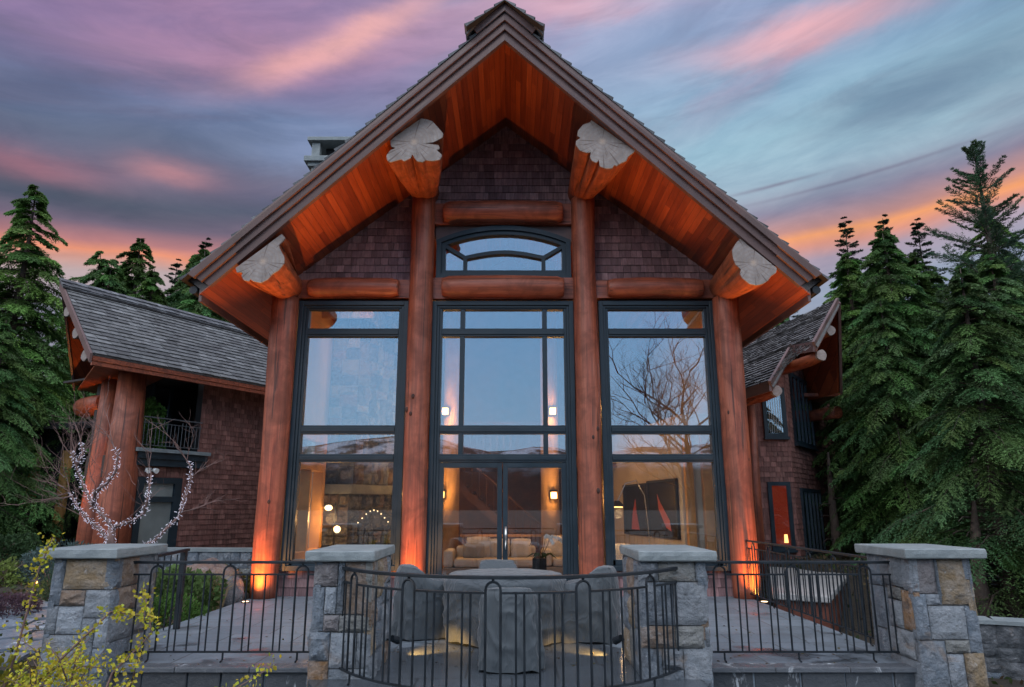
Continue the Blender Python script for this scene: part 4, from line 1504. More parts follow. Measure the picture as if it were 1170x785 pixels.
SE, SR = -2.31, -1.68                # the rake runs from the eave back to the ridge
up = (roofpt(0, 1) - roofpt(0, 0)).normalized()
nr = A.cross(up)
if nr.z < 0:
    nr = -nr
Ls = (roofpt(0, DR) - roofpt(0, 0)).length
mb = MB()
shingles(mb, roofpt(0, 0), A, up, nr, [(SE, 0), (12.0, 0), (12.0, Ls), (SR, Ls)], course=0.215, wmin=0.26, wmax=0.42, thick=0.036, gap=0.014, pal=SL_LT, rng=rng, jag=0.010)
rid = roofpt(SR, DR)
lp = [rid, LW(12, 0.8 - DR, rid.z), Vector((-13.35 + 6.7, 21.1 + 11.9, 5.35)), Vector((-13.35, 21.1, 5.35))]
mb.prism(lp, (0, 0, 0.06), (0.09, 0.095, 0.105))
mb.prism([roofpt(SE, 0, -0.02), roofpt(12, 0, -0.02), roofpt(12, DR, -0.02), roofpt(SR, DR, -0.02)], -nr * 0.12, (0.1, 0.1, 0.1))
mb.build('roof', 'slate', lw)
mb = MB()     # raised ridge courses
for q_, lift in ((0.0, 0.05), (0.03, 0.09)):
    shingles(mb, roofpt(0, DR - 0.36 + q_, lift), A, up, nr, [(SR - 0.18, 0), (12.0, 0), (12.0, 0.50), (SR - 0.10, 0.50)], course=0.25, wmin=0.16, wmax=0.3, thick=0.05, pal=SL_PAL, rng=rng)
mb.prism([roofpt(SR - 0.15, DR - 0.36, 0.0), roofpt(12, DR - 0.36, 0.0), roofpt(12, DR + 0.05, 0.0), roofpt(SR - 0.1, DR + 0.05, 0.0)], nr * 0.06, (0.02, 0.02, 0.022))
mb.build('ridge_cap', 'slate', lw)
mb = MB()
mb.prism([roofpt(SE, 0, -0.16), roofpt(12, 0, -0.16), roofpt(12, DR, -0.16), roofpt(SR, DR, -0.16)], -nr * 0.04)
mb.prism([Vector(p) - Vector((0, 0, 0.03)) for p in lp], (0, 0, -0.05))
mb.prism([roofpt(SE + 0.30, 0.20, -0.22), roofpt(0.1, 0.20, -0.22), Vector((-12.3, 22.2, 5.12)), Vector((-13.28, 21.15, 5.12))], (0, 0, 0.04))
mb.build('soffit', 'soffit', lw)
mb = MB()
mb.prism([roofpt(SE + 0.03, 0.02, -0.02), roofpt(12, 0.02, -0.02), roofpt(12, 0.02, -0.29), roofpt(SE + 0.03, 0.02, -0.29)], -Nn * 0.06)
mb.prism([roofpt(SE + 0.10, 0.12, -0.20), roofpt(12, 0.12, -0.20), roofpt(12, 0.12, -0.36), roofpt(SE + 0.10, 0.12, -0.36)], -Nn * 0.06)
mb.build('eave_fascia', 'log_x', lw)
mb = MB()
mb.prism([roofpt(SE - 0.02, -0.04, 0.03), roofpt(SR - 0.02, DR + 0.02, 0.03), roofpt(SR - 0.02, DR + 0.02, -0.20), roofpt(SE - 0.02, -0.04, -0.20)], -A * 0.06)
q0, q1 = Vector(lp[0]), Vector(lp[3])
mb.prism([q0 + Vector((-0.03, 0, 0.04)), q1 + Vector((-0.03, 0, 0.04)), q1 + Vector((-0.03, 0, -0.24)), q0 + Vector((-0.03, 0, -0.24))], (0.05, 0.03, 0))
mb.build('barge_board', 'barge', lw)
for d in (0.50, 1.40, 2.35):
    s0 = SE + (SR - SE) * d / DR
    mb = MB().tube([roofpt(s0 + 0.02, d, -0.38), roofpt(s0 + 0.5, d, -0.40), roofpt(s0 + 3.4, d, -0.40)], [0.15, 0.16, 0.16], 20, wob=0.2, seed=d)
    pl = mb.build('log_purlin', 'log_y', lw, smooth=True)
    eg = MB().tube([roofpt(s0 - 0.02, d, -0.38), roofpt(s0 + 0.035, d, -0.38)], [0.15, 0.156], 20, wob=0.2, seed=d)
    eg.build('end_grain', 'endgrain', pl)
for (x, y, r0, r1) in ((-10.42, 18.88, 0.45, 0.34), (-11.55, 19.95, 0.36, 0.28)):
    mb = MB().tube([(x, y, -0.4), (x + 0.01, y, 1.5), (x + 0.03, y + 0.02, 3.4), (x + 0.02, y, 5.35)], [r0 * 1.03, r0 * 0.97, (r0 + r1) / 2, r1], 28, wob=0.12, seed=x)
    mb.build('log_post', 'log_v', lw, smooth=True)
mb = MB().tube([(-11.9, 20.3, 4.62), (-12.4, 20.7, 4.62), (-13.1, 21.3, 4.6)], [0.24, 0.27, 0.30], 22, wob=0.14, seed=3)
mb.build('log_beam', 'log_x', lw, smooth=True)
mb = MB().tube([(-11.2, 20.3, 5.3), (-12.0, 21.0, 5.32), (-13.2, 21.9, 5.34)], [0.2, 0.2, 0.2], 18, wob=0.14, seed=5)
mb.build('log_beam', 'log_x', lw, smooth=True)
mb = MB()
mb.prism([LW(-0.50, 0.26, 3.10), LW(1.78, 0.26, 3.10), LW(1.78, -0.02, 3.10), LW(-0.50, -0.02, 3.10)], (0, 0, 0.10), (0.35, 0.36, 0.36))
mb.build('balcony_sill', 'cap', lw, bevel=0.008)
mb = MB()
mb.prism([LW(-0.42, 0.16, 2.74), LW(1.72, 0.16, 2.74), LW(1.72, 0.0, 2.74), LW(-0.42, 0.0, 2.74)], (0, 0, 0.36))
mb.prism([LW(-0.42, 0.20, 2.93), LW(1.72, 0.20, 2.93), LW(1.72, 0.0, 2.93), LW(-0.42, 0.0, 2.93)], (0, 0, 0.165))
for (s0, s1, z0, z1) in ((-0.25, -0.06, 0.0, 2.44), (0.86, 1.08, 0.0, 2.44), (-0.06, 0.86, 2.28, 2.44), (-0.06, 0.86, 1.78, 1.93)):
    mb.prism([LW(s0, 0.06, z0), LW(s1, 0.06, z0), LW(s1, 0.06, z1), LW(s0, 0.06, z1)], -Nn * 0.14)
mb.build('door_frame', 'frame', lw)
d = MB().prism([LW(-0.06, -0.02, 0.0), LW(0.86, -0.02, 0.0), LW(0.86, -0.02, 1.78), LW(-0.06, -0.02, 1.78)], -Nn * 0.05).build('door', 'doorpanel', lw)
MB().prism([LW(-0.06, -0.02, 1.93), LW(0.86, -0.02, 1.93), LW(0.86, -0.02, 2.28), LW(-0.06, -0.02, 2.28)], -Nn * 0.05).build('transom_panel', 'doorpanel', lw)
# balcony rail
mb = MB()
mb.beam(LW(-0.32, 0.10, 4.05), LW(1.5, 0.10, 4.05), 0.05, 0.03)
mb.beam(LW(-0.32, 0.10, 3.90), LW(1.5, 0.10, 3.90), 0.025, 0.018)
mb.beam(LW(-0.32, 0.10, 3.29), LW(1.5, 0.10, 3.29), 0.025, 0.018)
br = mb.build('balcony_railing', 'iron_grey', lw)
k = 0
s = -0.28
while s < 1.5:
    MB().tube([LW(s, 0.10, 3.29), LW(s, 0.10, 3.98 if k % 5 < 2 else 3.90)], 0.010, 6).build('baluster', 'iron_grey', br)
    s += 0.115
    k += 1
# glazed door at the back of the balcony
mb = MB()
for (s0, s1) in ((0.15, 0.24), (0.80, 0.92), (1.45, 1.55)):
    mb.prism([LW(s0, -1.45, 3.05), LW(s1, -1.45, 3.05), LW(s1, -1.45, 5.25), LW(s0, -1.45, 5.25)], -Nn * 0.08)
bd = mb.build('balcony_door', 'frame', lw)
MB().prism([LW(0.24, -1.50, 3.05), LW(1.45, -1.50, 3.05), LW(1.45, -1.50, 5.25), LW(0.24, -1.50, 5.25)], -Nn * 0.012).build('pane', 'glass', bd)
t = thing('security_light', 'white twin head security light over the wing door', 'security light', tuple(LW(0.02, 0.06, 2.62)))
for ds in (-0.09, 0.11):
    MB().tube([LW(0.02 + ds, 0.10, 2.63), LW(0.02 + ds * 1.2, 0.22, 2.60)], [0.045, 0.075], 12).build('lamp_head', 'white', t, smooth=True)
MB().prism([LW(-0.06, 0.0, 2.58), LW(0.10, 0.0, 2.58), LW(0.10, 0.0, 2.69), LW(-0.06, 0.0, 2.69)], Nn * 0.06).build('base', 'white', t)

# ================================================================== RIGHT WING
RR = Vector((8.969, 18.5, 7.22))
A2 = Vector((-0.174, 0.985, 0)).normalized()
DN = Vector((-0.985, -0.174, 0)).normalized()


def RW(f, d, lift=0.0):               # f metres back along the ridge, d metres down the left slope
    p = RR + A2 * f + DN * d
    return Vector((p.x, p.y, RR.z - 0.80 * d + lift))


def to_rw(p):
    q = Vector((p[0], p[1], 0)) - RR
    return (q.x * A2.x + q.y * A2.y, q.x * DN.x + q.y * DN.y)


rw = thing('house_wing', 'shingled wing with stepped old grey shake roof, blue framed bay windows and pale bracket logs', 'house wing', (7.6, 21.0, 0.0))
poly = [to_rw(p) for p in ((5.89, 15.76), (7.13, 17.48), (7.09, 16.01), (8.969, 18.5))]
(f1, d1), (f2, d2), (f3, d3), (f4, d4) = poly
edge = [(f1, d1), (f2, d2), (f3, d3 - 0.02), (0.0, 0.0)]
full = [(5.2, d1)] + edge + [(10.0, 0.0), (10.0, d2), (5.2, d2)]
ux = (RW(0, 0) - RW(0, 1)).normalized()
nr2 = A2.cross(ux)
if nr2.z < 0:
    nr2 = -nr2
sl = math.sqrt(1 + 0.64)
mb = MB()
shingles(mb, RW(0, 0), A2, ux, nr2, [(f, -d * sl) for f, d in full], course=0.17, wmin=0.10, wmax=0.26, thick=0.042, pal=SL_OLD, rng=rng, jag=0.02)
for dd in (0.9, 2.05):
    shingles(mb, RW(0, 0, 0.03), A2, ux, nr2, [(f3 * dd / d3 * 0.9 + 0.05 if dd < d3 else f1 + 0.4, -dd * sl), (9.5, -dd * sl), (9.5, -dd * sl + 0.2), (f3 * dd / d3 * 0.9 + 0.15 if dd < d3 else f1 + 0.6, -dd * sl + 0.2)], course=0.22, wmin=0.12, wmax=0.3, thick=0.07, pal=SL_OLD, rng=rng, jag=0.02)
rsl = [RW(0, 0), RW(10, 0), Vector((9.35 - 1.7, 19.75 + 9.6, 4.9)), Vector((9.35, 19.75, 4.9))]
mb.prism(rsl, (0.05, 0, 0.05), (0.08, 0.08, 0.08))
mb.prism([RW(f, d, -0.02) for f, d in full], -nr2 * 0.12, (0.08, 0.08, 0.08))
mb.build('roof', 'slate', rw)
mb = MB()
mb.prism([RW(f, d, -0.17) for f, d in full], -nr2 * 0.05)
mb.prism([Vector(p) - Vector((0.02, 0, 0.04)) for p in rsl], (-0.05, 0, -0.05))
mb.build('soffit', 'soffit', rw)
mb = MB()
for (a, b) in (((f1, d1), (f2, d2)), ((f2, d2), (f3, d3)), ((f3, d3), (0, 0)), ((5.2, d1), (f1, d1))):
    p, q = RW(*a, 0.03), RW(*b, 0.03)
    mb.beam(p - Vector((0, 0, 0.11)), q - Vector((0, 0, 0.11)), 0.06, 0.24)
q0, q1 = Vector(rsl[0]), Vector(rsl[3])
mb.beam(q0 + Vector((0.02, 0, -0.08)), q1 + Vector((0.02, 0, -0.08)), 0.07, 0.26)
mb.build('barge_board', 'barge', rw)
for (f, d, ln) in ((f1 + 0.45, d1 - 0.40, 2.8), (f3 + 0.10, d3 - 0.22, 3.2), (f3 * 0.33, d3 * 0.36, 3.0)):
    mb = MB().tube([RW(f, d, -0.44), RW(f + 0.5, d, -0.46), RW(f + ln, d, -0.46)], [0.13, 0.14, 0.14], 20, wob=0.2, seed=f)
    pl = mb.build('log_purlin', 'log_y', rw, smooth=True)
    eg = MB().tube([RW(f - 0.04, d, -0.44), RW(f + 0.03, d, -0.44)], [0.13, 0.136], 20, wob=0.2, seed=f)
    eg.build('end_grain', 'endgrain', pl)
# walls: a narrow flank, a flat face with a window, a canted bay face
B = Vector((0.57, 0.8216, 0)).normalized()
BN = Vector((B.y, -B.x, 0))
P0 = Vector((7.50, 19.0, 0))
mb = MB()
shingles(mb, (0, 19.0, 0), (1, 0, 0), (0, 0, 1), (0, -1, 0), [(6.36, -0.5), (7.50, -0.5), (7.50, 5.0 + 0.75), (6.36, 4.85)], course=0.135, pal=SH_RED, rng=rng)
shingles(mb, P0, B, (0, 0, 1), BN, [(0, -0.5), (6, -0.5), (6, 6.3), (0, 5.95)], course=0.135, pal=SH_RED, rng=rng)
shingles(mb, (6.36, 25, 0), (0, -1, 0), (0, 0, 1), (-1, 0, 0), [(0, -0.5), (6, -0.5), (6, 4.8), (0, 4.8)], course=0.135, pal=SH_RED, rng=rng)
mb.build('shingle_wall', 'shingle', rw)


def wing_window(o, u, n, s0, s1, z0, z1, vb, inner, nm='window'):
    o, u, n = Vector(o), Vector(u), Vector(n)
    P = lambda s, off, z: o + u * s + n * off + Vector((0, 0, z))
    mb = MB()
    fw = 0.10
    for (a, b, c, d) in ((s0 - fw, s0, z0 - fw, z1 + fw), (s1, s1 + fw, z0 - fw, z1 + fw), (s0, s1, z1, z1 + fw), (s0, s1, z0 - fw, z0)) + tuple((s - 0.03, s + 0.03, z0, z1) for s in vb):
        mb.prism([P(a, 0.075, c), P(b, 0.075, c), P(b, 0.075, d), P(a, 0.075, d)], -n * 0.10)
    mb.prism([P(s0 - fw - 0.03, 0.12, z0 - fw - 0.06), P(s1 + fw + 0.03, 0.12, z0 - fw - 0.06), P(s1 + fw + 0.03, 0.12, z0 - fw), P(s0 - fw - 0.03, 0.12, z0 - fw)], -n * 0.12)
    w_ = mb.build(nm, 'frame', rw)
    MB().prism([P(s0, 0.045, z0), P(s1, 0.045, z0), P(s1, 0.045, z1), P(s0, 0.045, z1)], -n * 0.01).build('pane', 'glass', w_)
    if inner:
        MB().prism([P(s0, 0.027, z0), P(s1, 0.027, z0), P(s1, 0.027, z1), P(s0, 0.027, z1)], -n * 0.003).build('painted_room_sheet', inner, w_)  # thin sheet behind the pane; room darkness and red glow put in its colour
    return w_


M['red_glow'] = mat('red_glow_sheet', (0.30, 0.035, 0.015), 0.8)  # self-glowing sheet colour standing in for a lamplit room
_b = M['red_glow'].node_tree.nodes['Principled BSDF']
_b.inputs['Emission Color'].default_value = (0.8, 0.07, 0.02, 1)
_b.inputs['Emission Strength'].default_value = 0.10
w1 = wing_window((0, 19.0, 0), (1, 0, 0), (0, -1, 0), 6.92, 7.34, 3.58, 4.72, (), 'dark')
mb = MB()
for k in range(6):
    x = 6.98 + k * 0.06
    mb.tube([(x, 18.966, 3.6), (x + 0.01, 18.966, 4.2), (x + (k - 2.5) * 0.008, 18.966, 4.7)], 0.006 + 0.008, 6)
mb.build('curtain', 'curtain', w1, smooth=True)
w2 = wing_window((0, 19.0, 0), (1, 0, 0), (0, -1, 0), 6.88, 7.28, 0.66, 2.20, (), 'red_glow')
MB().tube([(7.16, 18.966, 0.74), (7.16, 18.966, 0.95)], [0.055, 0.04], 10).build('lamp_shade', 'lamp_soft', w2)
wing_window(P0, B, BN, 0.55, 2.75, 3.45, 5.25, (0.98, 1.42, 1.86, 2.30), 'dark')
wing_window(P0, B, BN, 0.65, 2.80, 0.45, 2.05, (1.08, 1.51, 1.94, 2.37), 'dark')
mb = MB().tube([(6.33, 18.72, -0.5), (6.36, 18.72, 2.2), (6.40, 18.72, 4.75)], [0.17, 0.155, 0.14], 20, wob=0.12, seed=9)
mb.build('log_post', 'log_v', rw, smooth=True)
for z, ln in ((5.55, 1.0), (4.35, 0.75)):
    mb = MB().tube([(9.55, 20.4, z), (9.2, 21.2, z), (8.6, 22.6, z)], [0.17, 0.18, 0.18], 20, wob=0.2, seed=z)
    mb.build('log_beam', 'log_x', rw, smooth=True)
mb = MB().box(8.6, 10.0, 20.6, 24.5, 4.85, 4.95)
mb.build('soffit', 'soffit', rw)

# long covered tub beyond the side railing
t = thing('hot_tub', 'long hot tub under a pale grey cover beyond the side railing', 'hot tub', (6.2, 15.0, -0.6))
cn = [(5.26, 12.24), (7.93, 17.10), (6.40, 18.30), (4.50, 12.75)]
mb = MB()
mb.hexa([(x, y, 0.09) for x, y in cn] + [(x, y, 0.20) for x, y in cn])
mb.build('cover', 'vinyl', t, bevel=0.02)
c0 = Vector((sum(p[0] for p in cn) / 4, sum(p[1] for p in cn) / 4))
ins = [(c0.x + (x - c0.x) * 0.94, c0.y + (y - c0.y) * 0.94) for x, y in cn]
MB().hexa([(x, y, -0.9) for x, y in ins] + [(x, y, 0.085) for x, y in ins]).build('cabinet', 'brownpaint', t)

# ================================================================== garden walls
def wall_run(name, label, pts, z0, z1, cap_t, seed, size=0.28, pal=('blue', 'grey', 'gtan', 'blue', 'grey'), thick=0.4):
    rg = random.Random(seed)
    t = thing(name, label, 'wall', (*pts[0], z0))
    mb, mc = MB(), MB()
    for (a, b) in zip(pts[:-1], pts[1:]):
        a, b = Vector((*a, 0)), Vector((*b, 0))
        u = (b - a).normalized()
        n = Vector((u.y, -u.x, 0))
        L = (b - a).length
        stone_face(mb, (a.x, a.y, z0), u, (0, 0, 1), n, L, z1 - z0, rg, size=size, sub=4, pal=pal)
        q = [a + n * 0.05, b + n * 0.05, b - n * thick, a - n * thick]
        mc.prism([Vector((p.x, p.y, z1)) for p in q], (0, 0, cap_t), (0.3, 0.3, 0.3))
        mb.prism([Vector((p.x, p.y, z0)) for p in (a - n * 0.02, b - n * 0.02, b - n * thick * 0.9, a - n * thick * 0.9)], (0, 0, z1 - z0 - 0.003), (0.1, 0.1, 0.1))
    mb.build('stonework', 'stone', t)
    mc.build('coping', 'cap', t)
    return t


wall_run('garden_wall', 'low stone wall with flat coping between the wing and the house', [(-9.3, 16.2), (-5.0, 15.9)], -0.3, 0.69, 0.07, 51, 0.34)
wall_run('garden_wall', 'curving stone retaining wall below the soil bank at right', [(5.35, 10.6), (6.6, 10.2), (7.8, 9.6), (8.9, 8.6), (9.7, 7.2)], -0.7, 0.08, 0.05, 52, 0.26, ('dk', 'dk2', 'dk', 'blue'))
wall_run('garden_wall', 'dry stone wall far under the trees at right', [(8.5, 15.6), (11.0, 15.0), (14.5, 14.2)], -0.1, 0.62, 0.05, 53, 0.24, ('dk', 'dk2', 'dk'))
t = thing('garden_fence', 'dark board fence behind the trees at right', 'fence', (13, 25.5, 0))
mb = MB()
x = 9.8
while x < 26:
    mb.box(x, x + 0.14, 25.4, 25.44, 0.0, 1.95 + rng.uniform(-0.02, 0.02), (0.05, 0.05, 0.055))
    x += 0.155
mb.build('board_panel', 'dark', t)
MB().box(9.8, 26, 25.44, 25.5, 1.5, 1.6).build('rail', 'dark', t)
MB().box(9.8, 26, 25.36, 25.5, 1.97, 2.05).build('top_rail', 'cap', t)

t = thing('garden_shed', 'dark garden shed with a lit panel among the trees at left', 'shed', (-17.8, 25.0, 0.2))
MB().box(-20.5, -15.6, 25.2, 28, 0.2, 4.4).build('wall', 'dark', t)
MB().box(-17.9, -17.1, 25.05, 25.19, 2.0, 3.3).build('window', 'doorpanel', t)
for x in (-18.2, -17.0, -15.9):
    MB().box(x, x + 0.28, 25.0, 25.19, 0.2, 3.6).build('post', 'honey', t)
mb = MB().hexa([(-21, 24.4, 4.3), (-15.2, 24.4, 4.3), (-15.2, 28.5, 4.9), (-21, 28.5, 4.9), (-21, 24.4, 4.5), (-15.2, 24.4, 4.5), (-15.2, 28.5, 5.1), (-21, 28.5, 5.1)])
mb.build('roof', 'dark', t)
t = thing('log_rack', 'stack of split firewood in the shade beside the shed', 'firewood stack', (-17.5, 24.3, 0))
mb = MB()
rr = random.Random(5)
for r_ in range(7):
    for k in range(16):
        mb.tube([(-19.2 + k * 0.2 + rr.uniform(-.03, .03), 23.9, 0.55 + r_ * 0.17), (-19.2 + k * 0.2, 24.5, 0.55 + r_ * 0.17)], rr.uniform(0.06, 0.09), 6)
mb.build('firewood', 'bark', t)
MB().box(-19.4, -15.9, 23.9, 24.5, 0.35, 0.45).build('frame', 'dark', t)

# stepping path at far left
mb = MB()
rr = random.Random(8)
for i in range(9):
    for j in range(6):
        x, y = -12.0 + i * 0.62 + (j % 2) * 0.3 + rr.uniform(-.05, .05), 10.3 + j * 0.5 + rr.uniform(-.04, .04)
        if x > -6.4:
            continue
        z = terrain_h(x, y) + 0.02
        kk = rr.uniform(0.75, 1.2)
        w_, d_ = 0.295 + rr.uniform(-.03, .0), 0.235 + rr.uniform(-.02, .0)
        pts = [(x - w_, y - d_), (x + w_ * rr.uniform(.2, .6), y - d_ * rr.uniform(.9, 1.05)), (x + w_, y - d_ * .6), (x + w_ * .95, y + d_ * .9), (x - w_ * .3, y + d_), (x - w_, y + d_ * .5)]
        mb.prism([(a, b_, terrain_h(a, b_) + 0.0) for a, b_ in pts], (0, 0, 0.045), (0.11 * kk, 0.135 * kk, 0.17 * kk))
tag(mb.build('path', 'wetstone'), 'blue grey slate slab path', 'path', kind='structure')


# ================================================================== PATIO FURNITURE under covers
def cover_form(mb, foot, top, rings=26, n=72, flare=0.0, seed=0.0, fold=0.02, inner=12):
    """cloth dropped over a form: foot(a)->(x,y) hem outline, top(x,y)->height"""
    vs, fs = [], []
    for j in range(rings + 1):
        f = j / rings
        for k in range(n):
            a = 2 * math.pi * k / n
            x, y = foot(a)
            sc = 1.0 - flare * f
            x, y = x * sc, y * sc
            ht = top(x * 0.96, y * 0.96)
            rnd = 1.0 if f < 0.9 else 1 - 0.30 * ((f - 0.9) / 0.1) ** 2 * 0.25
            w_ = fold * (1 - f * 0.65) * (mnoise.noise(Vector((math.cos(a) * 3.6 + seed, math.sin(a) * 3.6, f * 0.8 + seed))) + 0.35 * mnoise.noise(Vector((math.cos(a) * 8 + seed, math.sin(a) * 8, f * 1.0))))
            sag = 1 - abs(2 * mnoise.noise(Vector((math.cos(a) * 1.6 + seed, math.sin(a) * 1.6, f * 3.2 + 0.8 * math.sin(a * 2 + seed)))))
            w_ += fold * 0.45 * sag ** 3 * min(1, f * 4) * min(1, (1 - f) * 5)
            r = math.hypot(x, y)
            vs.append((x * rnd + x / r * w_, y * rnd + y / r * w_, 0.015 + (ht - 0.015) * f + (0.035 * mnoise.noise(Vector((math.cos(a) * 2, math.sin(a) * 2, seed))) if j == 0 else 0)))
    for j in range(rings):
        for k in range(n):
            k2 = (k + 1) % n
            fs.append((j * n + k, j * n + k2, (j + 1) * n + k2, (j + 1) * n + k))
    base = rings * n
    for i in range(1, inner + 1):
        f = 1 - i / inner
        for k in range(n):
            a = 2 * math.pi * k / n
            x, y = foot(a)
            sc = (1.0 - flare) * f
            x, y = x * sc, y * sc
            vs.append((x, y, top(x, y) + 0.012 * min(1, i * 0.6) + 0.014 * mnoise.noise(Vector((x * 5 + seed, y * 5, seed)))))
        for k in range(n):
            k2 = (k + 1) % n
            fs.append((base + (i - 1) * n + k, base + (i - 1) * n + k2, base + i * n + k2, base + i * n + k))
    return mb.add(vs, fs)


t = thing('patio_table', 'wide round patio table under a grey draped cover', 'table', (-0.09, 9.72, 0))
mb = MB()
cover_form(mb, lambda a: superellipse(a, 0.76, 0.80, 2.3), lambda x, y: 0.775 + 0.03 * max(0, 1 - (x * x + y * y) / 0.5), seed=2.0, fold=0.065, flare=-0.05, n=110)
mb.build('cover', 'cover', t, smooth=True, local=True)
MB().tube([(0, 0, 0.0), (0, 0, 0.70)], 0.08, 12).build('pedestal', 'iron', t, local=True)


def chair_top(x, y, w=0.33):        # back of the chair at -y, cloth sagging from it over the arms to the seat front
    u = (y + 0.20) / 0.30
    u = min(1.0, max(0.0, u))
    u = u * u * (3 - 2 * u)
    arm = 0.60 + 0.05 * min(1.0, abs(x) / w)
    z = 0.80 * (1 - u) + arm * u
    return z - max(0.0, y - 0.10) * 0.12 - (0.03 * (x / w) ** 4 if y < -0.1 else 0)


def chair(loc, rz, label, h=1.0, seed=1.0, wx=0.33, dy=0.36):
    t = thing('patio_chair', label, 'chair', loc, 'covered chairs round the patio table', rotz=rz)
    mb = MB()
    cover_form(mb, lambda a: superellipse(a, wx, dy, 3.2), lambda x, y: chair_top(x, y) * h, seed=seed, fold=0.060, flare=0.12, n=120, rings=34)
    mb.build('cover', 'cover', t, smooth=True, local=True)
    mb = MB()
    for (x, y) in ((-wx * 0.6, -dy * 0.6), (wx * 0.6, -dy * 0.6), (wx * 0.6, dy * 0.6), (-wx * 0.6, dy * 0.6)):
        mb.tube([(x, y, 0), (x, y, 0.45)], 0.02, 6)
    mb.build('leg', 'iron', t, local=True)
    return t


chair((-0.03, 7.95, 0), 0.0, 'grey covered chair standing in front of the table, its tall back to the railing', 1.0, 3.0)
chair((-1.14, 9.75, 0), R(-76), 'grey covered chair on the fireplace side of the table, sagging toward its seat', 1.1, 7.0, 0.34, 0.42)
chair((0.97, 9.55, 0), R(74), 'grey covered chair with crumpled folds on the picture window side of the table', 1.1, 12.0, 0.34, 0.42)
chair((-0.22, 10.95, 0), R(180), 'grey covered chair behind the table nearest the glass doors', 1.06, 17.0)

# ================================================================== LAMPS outside
def uplight(x, y, label, aim, e_up, e_base, zf=0.0):
    t = thing('deck_uplight', label, 'uplight', (x, y, zf), 'uplights at the feet of the logs')
    MB().tube([(x, y, zf), (x, y, zf + 0.018)], 0.075, 20).build('ring', 'iron', t)
    MB().tube([(x, y, zf + 0.018), (x, y, zf + 0.022)], 0.055, 20).build('lens', 'uplens', t)
    lamp('SPOT', (x, y, zf + 0.06), e_up, (1.0, 0.36, 0.07), 0.05, aim, 44, 1.0, t)
    back = 1.0 if aim[1] < y else -0.6
    lamp('SPOT', (x, y, zf + 0.05), e_base * 4.5, (1.0, 0.34, 0.05), 0.04, (x + (0.1 if x < -4 else (-0.08 if x > 4 else 0.0)), y + 0.42 * back, zf + 0.75), 96, 0.8, t)


uplight(-4.70, 13.06, 'small round deck uplight at the foot of the log column nearest the garden wall', (-4.2, 11.55, 6.5), 1700, 46)
uplight(-1.92, 13.05, 'small round deck uplight at the log column between fireplace window and doors', (-2.1, 11.45, 7.5), 850, 40)
uplight(1.56, 13.05, 'small round deck uplight at the log column between doors and picture window', (1.8, 11.45, 7.5), 700, 1.0)
uplight(4.45, 13.06, 'small round deck uplight at the foot of the log column nearest the side railing', (4.0, 11.55, 6.5), 1700, 46)
uplight(-10.95, 18.35, 'uplight at the foot of the twin log posts of the balcony wing', (-11.6, 19.4, 5.2), 2600, 14, 0.30)
uplight(-11.9, 19.0, 'uplight on the garden side of the twin log posts', (-12.3, 20.2, 5.2), 1500, 4, 0.25)
uplight(6.9, 18.3, 'uplight below the stepped roof of the bay window wing', (7.9, 17.9, 6.0), 2600, 0.6, -0.2)
uplight(8.3, 17.5, 'uplight in the bed in front of the bay window wing', (8.5, 17.6, 6.0), 1500, 0.5, -0.3)
uplight(9.3, 18.9, 'uplight on the garden side of the bay window wing', (9.2, 20.6, 5.0), 1500, 0.6, -0.2)


def spotlet(x, y, z, label, aim, e):
    t = thing('step_spotlight', label, 'spotlight', (x, y, z), 'black spotlights fixed to the inner pillars')
    d = (Vector(aim) - Vector((x, y, z))).normalized()
    p = Vector((x, y, z))
    MB().tube([p - d * 0.06, p + d * 0.05], [0.035, 0.042], 12).build('lamp_head', 'iron', t)
    MB().beam(p - Vector((math.copysign(0.10, x) * -1, 0, 0.0)), p, 0.02, 0.02).build('bracket', 'iron', t)
    MB().tube([p + d * 0.051, p + d * 0.053], 0.034, 12).build('lens', 'uplens', t)
    lamp('SPOT', p + d * 0.06, e, (1.0, 0.52, 0.14), 0.02, aim, 50, 0.8, t)


spotlet(-1.30, 8.35, 0.20, 'black spotlight on the rust stained pillar lighting the paving', (-0.98, 8.80, 0.0), 120)
spotlet(1.18, 8.35, 0.20, 'black spotlight on the pale granite pillar lighting the paving', (0.92, 8.68, 0.0), 100)
t = thing('path_light', 'small glowing path light among plants beside the slate path', 'path light', (-8.4, 13.0, terrain_h(-8.4, 13.0)))
z0 = terrain_h(-8.4, 13.0)
MB().tube([(-8.4, 13.0, z0), (-8.4, 13.0, z0 + 0.30)], 0.015, 8).build('stem', 'iron', t)
MB().tube([(-8.4, 13.0, z0 + 0.36), (-8.4, 13.0, z0 + 0.44)], [0.10, 0.02], 14).build('hood', 'iron', t)
MB().ball((-8.4, 13.0, z0 + 0.33), 0.022, 8).build('bulb', 'lamp', t)
lamp('POINT', (-8.4, 12.9, z0 + 0.33), 4, (1, 0.5, 0.2), 0.04, parent=t)

